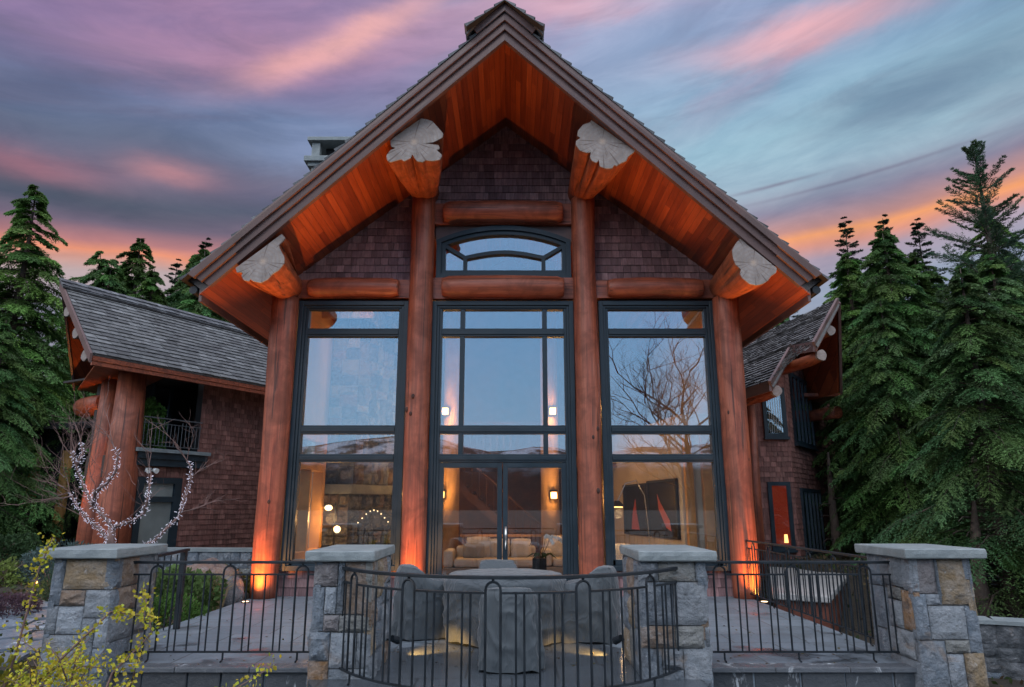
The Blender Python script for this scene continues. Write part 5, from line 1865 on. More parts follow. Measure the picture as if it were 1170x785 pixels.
# ================================================================== INTERIOR
t = thing('stone_fireplace', 'corner stone fireplace with pale mantel and tall chimney breast inside the left window', 'fireplace', (-3.9, 18.0, 0))
rg = random.Random(61)
mb = MB()
pal = ('grey', 'dk2', 'brown', 'white', 'dk', 'pink')
F0, F1, F2 = Vector((-4.48, 17.0, 0)), Vector((-3.87, 17.0, 0)), Vector((-2.95, 18.6, 0))
u12 = (F2 - F1).normalized()
n12 = Vector((u12.y, -u12.x, 0))
stone_face(mb, F0, (1, 0, 0), (0, 0, 1), (0, -1, 0), 0.61, 1.95, rg, depth=0.11, size=0.30, sub=5, pal=('pink', 'brown', 'gtan', 'pink'))  # lit face: warm light put into pinkish stone colours
stone_face(mb, F1, u12, (0, 0, 1), n12, (F2 - F1).length, 1.95, rg, depth=0.11, size=0.34, sub=5, pal=('dk', 'dk2', 'dk', 'brown'))  # shaded face: its darkness put into the stone colours
C1 = Vector((-3.80, 17.05, 2.18))
C2 = Vector((-3.02, 18.5, 2.18))
stone_face(mb, (-4.48, 17.08, 2.18), (1, 0, 0), (0, 0, 1), (0, -1, 0), 0.68, 6.0, rg, depth=0.11, size=0.36, sub=4, pal=pal)
stone_face(mb, C1, (C2 - C1).normalized(), (0, 0, 1), n12, (C2 - C1).length, 6.3, rg, depth=0.11, size=0.36, sub=4, pal=pal)
mb.build('stonework', 'stone', t)
mb = MB().prism([F0 + Vector((0, -0.18, 1.95)), F1 + Vector((0.10, -0.22, 1.95)), F2 + Vector((0.25, -0.1, 1.95)), F2 + Vector((0, 0.3, 1.95)), F0 + Vector((0, 0.5, 1.95))], (0, 0, 0.22))
mb.build('mantel', 'cap', t, bevel=0.01)
a, b = F1 + u12 * 0.55 + n12 * 0.06, F1 + u12 * 1.25 + n12 * 0.06
mb = MB().prism([Vector((a.x, a.y, 0.35)), Vector((b.x, b.y, 0.35)), Vector((b.x, b.y, 1.15)), Vector((a.x, a.y, 1.15))], -n12 * 0.05)
mb.build('firebox', 'dark', t)
t = thing('table_lamp', 'glowing amber table lamp on a side cabinet right of the fireplace', 'table lamp', (-3.0, 19.6, 1.1))
MB().tube([(-3.0, 19.6, 1.0), (-3.0, 19.6, 1.35)], 0.05, 10).build('base', 'dark', t)
MB().tube([(-3.0, 19.6, 1.35), (-3.0, 19.6, 1.85)], [0.24, 0.20], 18).build('lamp_shade', 'lamp', t)
lamp('POINT', (-2.8, 19.3, 1.6), 30, (1.0, 0.45, 0.12), 0.1, parent=t)
t = thing('side_cabinet', 'dark cabinet right of the fireplace carrying the amber lamp', 'cabinet', (-3.0, 19.6, 0))
MB().box(-3.5, -2.5, 19.35, 19.9, 0.0, 1.0).build('body', 'stairwood', t)
MB().box(-3.55, -2.45, 19.3, 19.95, 1.0, 1.04).build('top', 'stairwood', t)
t = thing('fairy_lights', 'sagging string of small warm lights on the fireplace', 'light string', (-3.5, 17.6, 1.5))
for k in range(9):
    f = k / 8
    p = F1 + u12 * (0.25 + 1.1 * f) + n12 * 0.10
    zz = 1.25 + 0.32 * math.sin(math.pi * min(1, f * 0.9 + 0.05)) ** 1.2
    MB().ball((p.x, p.y, zz), 0.016, 6).build('bulb', 'lamp_white', t)
t = thing('floor_lamp', 'floor lamp with two glowing glass globes by the fireplace', 'floor lamp', (-4.02, 16.2, 0))
MB().tube([(-3.98, 16.2, 0), (-3.98, 16.2, 1.75)], 0.014, 8).build('stand', 'iron', t)
MB().tube([(-3.98, 16.2, 0), (-3.98, 16.2, 0.03)], 0.14, 16).build('base', 'iron', t)
MB().ball((-4.12, 16.15, 1.63), 0.08, 12, sq=(1.15, 1, 0.8)).build('globe', 'lamp_white', t, smooth=True)
MB().ball((-3.90, 16.15, 1.16), 0.08, 12).build('globe', 'lamp_white', t, smooth=True)
lamp('POINT', (-4.0, 15.95, 1.4), 30, (1.0, 0.50, 0.18), 0.12, parent=t)


def sconce(x, y, z, label, e):
    t = thing('wall_sconce', label, 'wall sconce', (x, y, z), 'glowing sconces on the inner log posts')
    MB().box(x - 0.10, x + 0.10, y + 0.04, y + 0.06, z - 0.10, z + 0.13).build('back_plate', 'iron', t)
    MB().box(x - 0.075, x + 0.075, y - 0.10, y + 0.035, z - 0.08, z + 0.08).build('shade', 'lamp', t, bevel=0.01)
    MB().box(x - 0.09, x + 0.09, y - 0.12, y + 0.038, z + 0.082, z + 0.10).build('cap', 'iron', t)
    lamp('POINT', (x, y - 0.22, z), e, (1.0, 0.45, 0.12), 0.08, parent=t)


sconce(1.05, 18.02, 4.05, 'upper glowing sconce on the post toward the picture window', 40)
sconce(-1.72, 18.04, 4.05, 'upper glowing sconce on the post toward the fireplace', 40)
sconce(1.05, 18.02, 1.93, 'lower glowing sconce on the post toward the picture window', 36)
sconce(-1.78, 18.04, 1.95, 'lower glowing sconce on the post toward the fireplace', 36)


def cushion(mb, c, w, h, d, tilt=0.2):
    n = 10
    vs, fs = [], []
    for s in (-1, 1):
        for j in range(n + 1):
            for i in range(n + 1):
                a, b = i / n * 2 - 1, j / n * 2 - 1
                e = (1 - a ** 4) * (1 - b ** 4)
                z = b * h / 2 * (1 - 0.06 * a * a)
                y = s * d / 2 * max(0.05, e) ** 0.5
                vs.append((c[0] + a * w / 2 * (1 - 0.06 * b * b), c[1] + y + z * tilt, c[2] + z))
    N = n + 1
    for s in range(2):
        for j in range(n):
            for i in range(n):
                q = [s * N * N + j * N + i, s * N * N + j * N + i + 1, s * N * N + (j + 1) * N + i + 1, s * N * N + (j + 1) * N + i]
                fs.append(q if s == 0 else q[::-1])
    return mb.add(vs, fs)


def sofa(x0, x1, y0, label, cush):
    t = thing('sofa', label, 'sofa', ((x0 + x1) / 2, y0, 0), 'cream sofas inside the glass doors')
    MB().box(x0, x1, y0, y0 + 0.95, 0.10, 0.26).build('base', 'sofa_dark', t, bevel=0.02)
    MB().box(x0 + 0.25, x1 - 0.04, y0 - 0.02, y0 + 0.75, 0.265, 0.46).build('seat', 'sofa', t, bevel=0.06)
    MB().box(x0, x0 + 0.24, y0, y0 + 0.9, 0.265, 0.66).build('armrest', 'sofa', t, bevel=0.07)
    MB().box(x0 + 0.25, x1 - 0.04, y0 + 0.76, y0 + 0.95, 0.265, 0.72).build('backrest', 'sofa', t, bevel=0.06)
    for (x, w, h, m) in cush:
        cushion(MB(), (x, y0 + 0.62, 0.46 + h / 2), w, h, 0.2).build('cushion', m, t, smooth=True)
    return t


sofa(-1.62, 0.62, 17.15, 'long cream sofa with plump cushions left of the orchid', [(-0.82, 0.6, 0.48, 'sofa'), (-0.30, 0.5, 0.44, 'sofa'), (0.22, 0.5, 0.44, 'sofa')])
sofa(0.72, 2.3, 17.4, 'cream sofa behind the orchid with one upright cushion', [(1.05, 0.55, 0.5, 'sofa')])
t = thing('throw_cushion', 'grey brown cushion lying on the long cream sofa', 'cushion', (-0.9, 17.6, 0.46))
cushion(MB(), (-0.92, 17.50, 0.62), 0.52, 0.34, 0.18, 0.3).build('cushion_cover', 'sofa_dark', t, smooth=True)
t = thing('staircase', 'timber staircase slanting down behind the sofas', 'staircase', (-0.8, 20.0, 0))
mb = MB().hexa([(-1.55, 19.5, 2.15), (-1.55, 19.58, 2.15), (0.75, 19.58, 0.15), (0.75, 19.5, 0.15), (-1.55, 19.5, 2.42), (-1.55, 19.58, 2.42), (0.75, 19.58, 0.42), (0.75, 19.5, 0.42)])
mb.build('stringer', 'stairwood', t)
mb = MB()
for k in range(11):
    mb.box(-1.5 + k * 0.2, -1.24 + k * 0.2, 19.6, 20.6, 2.2 - k * 0.175, 2.24 - k * 0.175)
mb.build('tread', 'stairwood', t)
mb = MB().tube([(-1.55, 19.54, 3.2), (0.75, 19.54, 1.2)], 0.03, 8)
for k in range(12):
    x = -1.5 + k * 0.2
    mb.tube([(x, 19.54, 2.35 - k * 0.174), (x, 19.54, 3.16 - k * 0.174)], 0.012, 6)
mb.build('banister', 'stairwood', t)
t = thing('console_table', 'long low timber console behind the sofas', 'console', (-0.3, 18.9, 0))
MB().box(-1.35, 1.3, 18.75, 19.1, 0.90, 0.95).build('tabletop', 'honey', t)
for x in (-1.3, 1.22):
    MB().box(x, x + 0.06, 18.8, 19.05, 0, 0.90).build('leg', 'honey', t)
t = thing('orchid', 'white orchid in a dark square pot inside the right door', 'potted plant', (0.62, 15.0, 0.0))
MB().box(0.42, 0.70, 14.85, 15.13, 0.0, 0.62).build('pot', 'dark', t)
mb = MB()
for k in range(9):
    a = k * 0.7
    p = Vector((0.62, 15.0, 0.62))
    q = p + Vector((math.cos(a) * 0.2, math.sin(a) * 0.16, 0.10))
    r_ = p + Vector((math.cos(a) * 0.38, math.sin(a) * 0.3, 0.0))
    s = Vector((-math.sin(a), math.cos(a), 0)) * 0.05
    mb.add([p, q - s, r_, q + s], [(0, 1, 2, 3)], (0.03, 0.08, 0.025))
mb.build('foliage', 'leaf', t)
mb = MB()
fl = MB()
for k, (dx, top) in enumerate(((-0.10, 1.02), (0.10, 1.10), (0.20, 1.08))):
    pts = [(0.60, 15.0, 0.62), (0.60 + dx * 0.7, 15.0, 0.9), (0.60 + dx, 15.0, top), (0.60 + dx * 1.9, 14.98, top - 0.05), (0.60 + dx * 2.4, 14.97, top - 0.16)]
    mb.tube(pts, 0.007, 5)
    for q_ in range(7):
        f = 0.45 + 0.55 * q_ / 6
        i = min(3, int(f * 4))
        g = f * 4 - i
        p = Vector(pts[i]).lerp(Vector(pts[i + 1]), g)
        if k > 0:
            fl.ball(p + Vector((0, -0.02, -0.02)), 0.04, 6, sq=(1, 0.4, 0.9))
mb.build('stem', 'bark', t)
fl.build('blossom', 'white', t)
# picture in two panels on the canted wall
wa, wb = Vector((3.62, 15.2, 0)), Vector((2.72, 20.6, 0))
wu = (wb - wa).normalized()
wn = Vector((-wu.y, wu.x, 0))
M['art'] = mat('dark_painting', (0.02, 0.02, 0.022), 0.25)
M['art_red'] = mat('red_paint', (0.33, 0.06, 0.045), 0.4)
for (s0, s1, zt, lab) in ((0.25, 1.95, 2.20, 'large dark framed painting with a slanting red shape, the nearer of the pair'), (2.15, 3.75, 2.16, 'dark framed painting with a red upright shape, the farther of the pair')):
    Q = lambda s, off, z: wa + wu * s + wn * off + Vector((0, 0, z))
    t = thing('framed_picture', lab, 'picture', tuple(Q((s0 + s1) / 2, 0.02, 1.6)), 'pair of dark paintings on the pale wall')
    MB().prism([Q(s0, 0.01, 1.02), Q(s1, 0.01, 1.02), Q(s1, 0.01, zt), Q(s0, 0.01, zt)], wn * 0.03, (0, 0, 0)).build('canvas', 'art', t)
    mb = MB()
    for (a, b, c, d) in ((s0 - 0.05, s0, 0.97, zt + 0.05), (s1, s1 + 0.05, 0.97, zt + 0.05), (s0, s1, 0.97, 1.02), (s0, s1, zt, zt + 0.05)):
        mb.prism([Q(a, 0.005, c), Q(b, 0.005, c), Q(b, 0.005, d), Q(a, 0.005, d)], wn * 0.06)
    mb.build('frame', 'dark', t)
    m_ = s0 + (s1 - s0) * 0.5
    shp = [(m_ - 0.5, 1.12), (m_ - 0.42, 1.35), (m_ + 0.1, 1.75), (m_ + 0.28, 1.95), (m_ + 0.22, 1.6), (m_ - 0.2, 1.2)] if s0 < 1 else [(m_ - 0.3, 1.1), (m_ - 0.12, 1.5), (m_ - 0.05, 1.85), (m_ + 0.18, 1.5), (m_ + 0.3, 1.1)]
    MB().prism([Q(s, 0.042, z) for s, z in shp], wn * 0.003).build('red_shape', 'art_red', t)
t = thing('arc_lamp', 'thin arching floor lamp with dark dome shade by the paintings', 'floor lamp', (2.75, 15.8, 0))
pts = [(3.02, 15.9, 0.0), (3.0, 15.9, 1.2), (2.93, 15.85, 1.9), (2.75, 15.8, 2.22), (2.5, 15.75, 2.15), (2.3, 15.7, 1.75)]
MB().tube(pts, 0.012, 8).build('stand', 'steel', t)
MB().tube([(2.3, 15.7, 1.66), (2.3, 15.7, 1.78)], [0.17, 0.05], 16).build('lamp_shade', 'dark', t)
MB().tube([(2.3, 15.7, 1.63), (2.3, 15.7, 1.655)], 0.12, 16).build('bulb', 'lamp', t)
lamp('POINT', (2.3, 15.6, 1.5), 26, (1, 0.6, 0.28), 0.1, parent=t)
t = thing('armchair', 'pale armchair with lit cushions under the arching lamp', 'armchair', (2.45, 15.9, 0))
MB().box(2.1, 2.85, 15.6, 16.3, 0.1, 0.42).build('seat', 'sofa', t, bevel=0.06)
MB().box(2.1, 2.85, 16.1, 16.32, 0.42, 0.8).build('backrest', 'sofa', t, bevel=0.06)
cushion(MB(), (2.35, 15.95, 0.66), 0.5, 0.42, 0.18).build('cushion', 'sofa', t, smooth=True)
# added fill spotlights, unseen on the inside wall head above the windows
for (x, z, tgt, e) in ((-3.3, 6.1, (-3.4, 17.2, 5.2), 120), (3.0, 6.1, (2.6, 17.0, 1.2), 120), (-0.2, 7.7, (-0.3, 19.0, 1.0), 170)):
    t = thing('fill_spotlight', 'added unseen fill spotlight on the inside wall head over the ' + {-3.3: 'fireplace window', 3.0: 'picture window', -0.2: 'glass doors'}[x], 'spotlight', (x, 14.3, z))
    MB().tube([(x, 14.22, z), (x, 14.40, z - 0.06)], [0.05, 0.06], 10).build('lamp_head', 'iron', t)
    lamp('SPOT', (x, 14.44, z - 0.08), e * 1.45, (1, 0.37, 0.095), 0.06, tgt, 80, 0.9, t)

# ================================================================== PLANTS
def tri_mesh(name, V, Cc, m, parent=None, quad=False):
    """V: (n, k, 3) separate faces, Cc: (n, 3) face colours"""
    n, k = V.shape[0], V.shape[1]
    me = bpy.data.meshes.new(name)
    me.vertices.add(n * k)
    me.vertices.foreach_set('co', V.astype(np.float32).ravel())
    me.loops.add(n * k)
    me.loops.foreach_set('vertex_index', np.arange(n * k, dtype=np.int32))
    me.polygons.add(n)
    me.polygons.foreach_set('loop_start', np.arange(0, n * k, k, dtype=np.int32))
    me.polygons.foreach_set('loop_total', np.full(n, k, dtype=np.int32))
    at = me.color_attributes.new('Col', 'FLOAT_COLOR', 'POINT')
    ca = np.ones((n * k, 4), dtype=np.float32)
    ca[:, :3] = np.repeat(Cc, k, axis=0)
    at.data.foreach_set('color', ca.ravel())
    me.materials.append(M[m])
    me.update()
    me.validate()
    o = bpy.data.objects.new(name, me)
    col.objects.link(o)
    if parent:
        o.parent = parent
    return o


def nrm(a):
    return a / np.maximum(1e-6, np.linalg.norm(a, axis=-1, keepdims=True))


def conifer(name, label, cat, seed, h, rmax, z0, style='cedar', levels=26, per=5, ntw=20, nlf=11, leaf=0.15, colr=(0.040, 0.075, 0.022), group=None, power=0.85, trunk_r=0.2):
    """trunk, whorls of boughs that differ in length, side twigs and leaf-sized sprays"""
    rg = np.random.default_rng(seed)
    t = thing(name, label, cat, (0, 0, 0), group)
    mb = MB()
    pts, rd = [], []
    for i in range(9):
        f = i / 8
        pts.append((0.10 * mnoise.noise(Vector((seed, f * 3, 0))), 0.10 * mnoise.noise(Vector((seed, f * 3, 5))), h * 0.985 * f - 0.3 * (1 - f)))
        rd.append(trunk_r * (1 - f) ** 0.8 + 0.012)
    mb.tube(pts, rd, 9, wob=0.1, seed=seed)
    allV, allC = [], []
    boughs = []
    for lv in range(levels):
        f0 = (lv / levels) ** 1.0
        nper = per if f0 < 0.8 else max(3, per - 1)
        a0 = rg.uniform(0, 6.28)
        for k in range(nper):
            boughs.append((min(0.99, max(0.0, f0 + rg.uniform(-0.9, 0.9) / levels)), a0 + k * 6.283 / nper + rg.uniform(-0.45, 0.45)))
    for f, az_ in boughs:
        z = z0 + (h - z0) * f
        env = (1 - f) ** power
        if style == 'cedar':
            env *= min(1.0, 0.70 + f * 2.0)
        lump = 1 + 0.30 * mnoise.noise(Vector((math.cos(az_) * 1.3 + seed * 7, math.sin(az_) * 1.3, z * 0.45)))
        L = rmax * env * rg.uniform(0.62, 1.18) * lump + 0.10
        if rg.random() < 0.10:
            L *= rg.uniform(0.4, 0.65)
        d = np.array([math.cos(az_), math.sin(az_), 0.0])
        if style == 'cedar':
            a1, a2 = rg.uniform(0.12, 0.38), rg.uniform(0.45, 0.80)
        elif style == 'spruce':
            a1, a2 = rg.uniform(-0.18, 0.10) + 1.1 * f ** 2.2, rg.uniform(-0.25, 0.05)
        else:
            a1, a2 = rg.uniform(-0.10, 0.20) + 0.6 * f ** 2, rg.uniform(0.05, 0.40)
        if L > 0.35:
            bp = [(d * L * q + np.array([0, 0, z + L * (a1 * q - a2 * q * q)])).tolist() for q in (0, 0.35, 0.7, 0.97)]
            mb.tube(bp, [0.010 + 0.011 * L, 0.007 + 0.007 * L, 0.007, 0.004], 4, cap=False)
        nt = max(4, int(ntw * (0.30 + 0.70 * min(1.0, L / rmax))))
        q = np.linspace(0.16, 1.0, nt) + rg.uniform(-0.02, 0.02, nt)
        base = d[None] * (L * q)[:, None] + np.array([0, 0, 1])[None] * (z + L * (a1 * q - a2 * q * q))[:, None]
        slope = a1 - 2 * a2 * q
        tang = nrm(d[None] + np.array([0, 0, 1])[None] * slope[:, None])
        side = np.array([-d[1], d[0], 0.0])
        shade = rg.uniform(0.60, 1.40)
        bc = np.array(colr) * shade * np.array([rg.uniform(0.85, 1.25), 1.0, rg.uniform(0.75, 1.15)])
        for s in (-1, 1):
            wide = 0.44 if style == 'cedar' else 0.34
            tl = L * wide * (1.10 - q) * rg.uniform(0.6, 1.2, nt) + 0.06 + 0.05 * min(L, rmax) * (1 - q)
            td = nrm(tang * 0.70 + side[None] * s * rg.uniform(0.45, 0.95, nt)[:, None] + rg.normal(0, 0.10, (nt, 3)))
            m_ = nlf
            g = np.linspace(0.05, 1.0, m_)[None, :, None]
            drop = 0.42 if style == 'cedar' else (0.08 if style == 'spruce' else 0.20)
            P = base[:, None] + td[:, None] * (tl[:, None, None] * g) - np.array([0, 0, 1])[None, None] * (tl[:, None, None] * g * g * drop)
            P = P + rg.normal(0, 0.012, P.shape)
            sg = np.where(np.arange(m_) % 2 == 0, 1.0, -1.0)[None, :, None]
            tw = nrm(np.cross(td, np.array([0, 0, 1.0])))
            ld = nrm(td[:, None] * 0.85 + tw[:, None] * sg * rg.uniform(0.35, 0.95, (nt, m_, 1)) + rg.normal(0, 0.16, (nt, m_, 3)) - np.array([0, 0, 1]) * (0.28 if style == 'cedar' else 0.0))
            ll = leaf * rg.uniform(0.65, 1.25, (nt, m_, 1)) * (1.15 - 0.4 * g)
            wd = nrm(np.cross(ld, rg.normal(0, 1, (nt, m_, 3)) * 0.45 + np.array([0, 0, 1.0]))) * ll * (0.17 if style == 'cedar' else 0.13)
            tip = P + ld * ll
            mid = P + ld * ll * 0.45
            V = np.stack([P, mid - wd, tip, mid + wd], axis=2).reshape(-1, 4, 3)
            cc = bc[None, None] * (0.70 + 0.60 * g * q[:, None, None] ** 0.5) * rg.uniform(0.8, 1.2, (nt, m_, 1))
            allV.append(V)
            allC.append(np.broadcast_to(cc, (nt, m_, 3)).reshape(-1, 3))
    V = np.concatenate(allV)
    Cc = np.concatenate(allC)
    mb.build('trunk', 'bark', t, smooth=True, local=True)
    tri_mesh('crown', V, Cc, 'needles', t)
    return t


CED = (0.092, 0.185, 0.054)
CED2 = (0.078, 0.162, 0.060)
SPR = (0.062, 0.112, 0.072)
protoA = conifer('cedar_tree', '', 'tree', 1, 14.0, 4.6, 1.2, 'cedar', levels=46, per=5, ntw=28, nlf=26, leaf=0.135, colr=CED, trunk_r=0.26, power=0.8)
protoB = conifer('cedar_tree', '', 'tree', 2, 11.0, 4.0, 0.9, 'cedar', levels=40, per=5, ntw=28, nlf=26, leaf=0.12, colr=CED2, trunk_r=0.22, power=0.78)
protoC = conifer('spruce_tree', '', 'tree', 3, 13.0, 4.0, 1.2, 'spruce', levels=38, per=5, ntw=24, nlf=30, leaf=0.085, colr=SPR, power=0.9, trunk_r=0.20)
protoD = conifer('fir_tree', '', 'tree', 4, 17.0, 3.4, 3.0, 'fir', levels=46, per=4, ntw=20, nlf=14, leaf=0.15, colr=(0.054, 0.100, 0.070), power=1.0, trunk_r=0.15)
protoE = conifer('hemlock_tree', '', 'tree', 5, 12.0, 4.0, 1.0, 'cedar', levels=44, per=5, ntw=28, nlf=26, leaf=0.115, colr=(0.085, 0.178, 0.060), power=0.78, trunk_r=0.2)

used = {}


def plant(proto, x, y, rz, sc, label, group, z=None):
    zz = terrain_h(x, y) if z is None else z
    if proto.name not in used:
        used[proto.name] = 1
        proto.location = (x, y, zz)
        proto.rotation_euler = (0, 0, rz)
        proto.scale = (sc,) * 3
        proto['label'] = label
        proto['group'] = group
        return proto
    return copy_tree(proto, (x, y, zz), rz, sc, label, group)


GL, GR, GB = 'conifers standing left of the house', 'conifers crowding the right side', 'far conifers rising behind the roofs'
for args in (
    (protoA, -18.4, 25.0, 0.3, 0.97, 'tall feathery cedar at far left with its tip against the sunset', GL),
    (protoE, -16.6, 22.2, 1.3, 0.62, 'bushy bright green hemlock in front of the tall left cedar', GL),
    (protoB, -19.8, 21.5, 2.1, 0.86, 'drooping cedar cut off by the left edge of the view', GL),
    (protoB, -15.2, 27.5, 4.0, 0.80, 'cedar directly behind the left wing gable end', GL),
    (protoE, -19.9, 32.0, 2.6, 1.12, 'round topped hemlock above the left end of the wing ridge', GL),
    (protoB, -15.2, 32.5, 5.1, 1.22, 'pale green cedar above the middle of the wing ridge', GL),
    (protoE, -10.2, 36.0, 0.7, 1.02, 'light green hemlock right beside the main roof eave at left', GL),
    (protoA, -18.9, 33.5, 5.6, 1.06, 'feathery cedar right above the gable tip of the wing', GL),
    (protoA, -16.6, 35.0, 3.6, 1.04, 'broad feathery cedar over the middle of the wing roof', GL),
    (protoE, -17.9, 38.5, 0.2, 1.34, 'pale hemlock deep behind the wing roof', GL),
    (protoA, -14.6, 36.5, 2.2, 1.02, 'cedar crown between the wing roof and the main barge boards', GL),
    (protoE, -11.4, 31.5, 1.7, 0.98, 'light green hemlock low behind the meeting of the two roofs', GL),
    (protoB, -21.5, 25.5, 0.9, 1.00, 'dense cedar at the far left margin behind the firewood', GL),
    (protoB, -21.5, 36.5, 1.9, 1.30, 'cedar filling the gap left of the gable tip of the wing', GL),
    (protoE, -23.5, 40.0, 3.7, 1.30, 'hemlock deep in the row left of the wing ridge', GL),
    (protoB, -19.6, 40.5, 5.9, 1.42, 'rear cedar rising between two others over the wing ridge', GL),
    (protoA, -16.2, 41.0, 0.8, 1.08, 'rear cedar seen over the lower end of the wing ridge', GL),
    (protoE, -18.1, 30.0, 4.9, 1.03, 'feathery hemlock right behind the near end of the wing ridge', GL),
    (protoA, -16.4, 30.5, 1.5, 0.87, 'cedar hugging the back of the wing roof at its middle', GL),
    (protoE, -14.3, 31.0, 3.2, 1.02, 'green hemlock showing over the lower half of the wing ridge', GL),
    (protoB, -12.3, 31.5, 0.4, 1.10, 'cedar in the notch between wing ridge and main eave', GL),
    (protoD, -24.0, 41.0, 1.0, 0.95, 'thin dark fir between the tall cedar and the wing ridge', GB),
    (protoD, -21.2, 42.0, 2.0, 0.98, 'second slim fir rising over the wing ridge', GB),
    (protoD, -18.6, 40.0, 3.3, 1.02, 'slim fir with a ragged tip nearest the main roof at left', GB),
    (protoD, -16.6, 44.0, 4.4, 1.00, 'dark fir partly hidden by the left barge boards', GB),
    (protoA, -26.0, 36.0, 4.4, 0.9, 'cedar mass behind the tall left cedar', GL),
    (protoC, -23.0, 30.0, 2.4, 0.80, 'dark spruce behind the shed at left', GL),
    # right side
    (protoC, 14.2, 19.6, 0.5, 0.93, 'largest dark spruce at right, spiky top above all its neighbours', GR),
    (protoE, 10.2, 18.6, 1.9, 0.58, 'bright green hemlock right beside the bay window wing', GR),
    (protoB, 12.0, 22.0, 3.0, 0.78, 'feathery cedar behind the hemlock of the bay window wing', GR),
    (protoB, 11.6, 16.6, 0.2, 0.60, 'low cedar with sweeping sprays over the stone pillar at right', GR),
    (protoC, 14.8, 16.0, 2.8, 0.66, 'grey green spruce with pale branch tips at the right edge', GR),
    (protoA, 14.6, 24.0, 1.0, 0.74, 'tall cedar standing behind the largest spruce', GR),
    (protoE, 17.2, 20.5, 4.0, 0.84, 'hemlock beyond the right edge spruce', GR),
    (protoA, 18.4, 27.0, 2.2, 0.80, 'broad cedar deep in the trees at right', GR),
    (protoC, 19.0, 23.0, 5.0, 0.92, 'spruce with a forked looking top at the far right', GR),
    (protoB, 13.6, 27.0, 5.2, 0.90, 'cedar at the back over the bay wing roof', GR),
    (protoE, 10.8, 29.0, 4.6, 0.94, 'yellow green cedar just above the stepped wing roof', GR),
    (protoE, 12.2, 14.0, 3.4, 0.48, 'small hemlock with low boughs in front of the dark trunks', GR),
    (protoB, 8.7, 12.9, 4.1, 0.60, 'cedar with boughs hanging over the retaining wall at right', GR),
    (protoE, 8.9, 26.5, 2.9, 0.86, 'hemlock squeezed between the bay wing and the taller cedars', GR),
    (protoE, 11.4, 20.2, 5.4, 0.80, 'full bright hemlock left of the largest spruce', GR),
    (protoB, 13.0, 18.0, 1.4, 0.74, 'layered cedar in front of the largest spruce', GR),
    (protoA, 12.6, 25.0, 4.9, 0.76, 'cedar rising behind the bay wing at right', GR),
    (protoC, 11.2, 13.2, 1.1, 0.50, 'young spruce with pale tips at the right margin', GR),
    (protoA, 16.4, 22.5, 3.1, 0.82, 'tall full cedar against the right margin', GR),
    (protoE, 15.2, 30.0, 2.0, 1.05, 'wide hemlock filling the back row at right', GR),
    (protoE, 19.8, 36.0, 1.3, 1.18, 'hemlock below the middle slim fir', GR),
    (protoB, 23.5, 37.5, 2.5, 1.34, 'cedar below the slim fir next to the spruce', GR),
    (protoA, 15.6, 27.5, 0.4, 0.92, 'thick cedar just left of the largest spruce', GR),
    (protoC, 16.6, 19.2, 3.6, 0.86, 'dark spruce touching the largest one at its right', GR),
    (protoE, 13.4, 15.6, 0.9, 0.66, 'fresh green hemlock at the right margin over the pillar', GR),
    (protoD, 21.6, 42.5, 0.4, 1.16, 'slim far fir nearest the main roof at right', GB),
    (protoD, 24.4, 43.0, 1.7, 1.18, 'middle one of the slim far firs at right', GB),
    (protoD, 26.6, 43.0, 2.9, 1.17, 'slim far fir next to the largest spruce', GB),
    (protoD, 23.2, 46.0, 5.0, 1.05, 'lower far fir in the gap between the slim ones', GB),
    (protoD, 18.0, 44.0, 3.8, 0.98, 'short far fir showing just past the roof gutter at right', GB),
    (protoA, 22.0, 34.0, 3.9, 0.84, 'cedar mass under the slim far firs', GR),
    (protoB, 17.0, 33.0, 1.1, 0.98, 'round cedar under the slim far firs', GR),
    (protoA, 27.0, 32.0, 0.6, 0.88, 'cedar mass at the far right back', GR),
):
    plant(*args)
# bare dark trunks in the shade at right
tp = thing('tree_trunk', 'dark bare trunk with spreading foot behind the pillar at right', 'tree trunk', (0, 0, 0), 'bare trunks in the shade at right')
MB().tube([(0, 0, -0.3), (0.02, 0, 0.12), (0, 0, 0.9), (0.06, 0.02, 2.2), (0.12, 0, 3.6)], [0.30, 0.17, 0.13, 0.10, 0.03], 12, wob=0.2, seed=4).build('trunk', 'bark', tp, smooth=True, local=True)
mb = MB()
rr = random.Random(44)
for k in range(14):
    z = 1.0 + k * 0.17
    a = rr.uniform(0, 6.28)
    l = rr.uniform(0.3, 0.9)
    mb.tube([(0, 0, z), (math.cos(a) * l * 0.6, math.sin(a) * l * 0.6, z + 0.02), (math.cos(a) * l, math.sin(a) * l, z - 0.12)], [0.02, 0.012, 0.005], 5)
mb.build('dead_branch', 'bark', tp, smooth=True, local=True)
tp.location = (8.0, 12.6, -0.05)
tp.scale = (0.9, 0.9, 0.5)
copy_tree(tp, (8.75, 19.6, -0.1), 1.0, 0.9, 'slender pale trunk close to the bay window wall', 'bare trunks in the shade at right')
copy_tree(tp, (10.4, 15.8, 0.2), 2.0, 0.9, 'dark trunk under the low cedar sprays at right', 'bare trunks in the shade at right')
copy_tree(tp, (12.2, 17.6, 0.2), 3.0, 1.0, 'dark trunk near the right edge of the view', 'bare trunks in the shade at right')


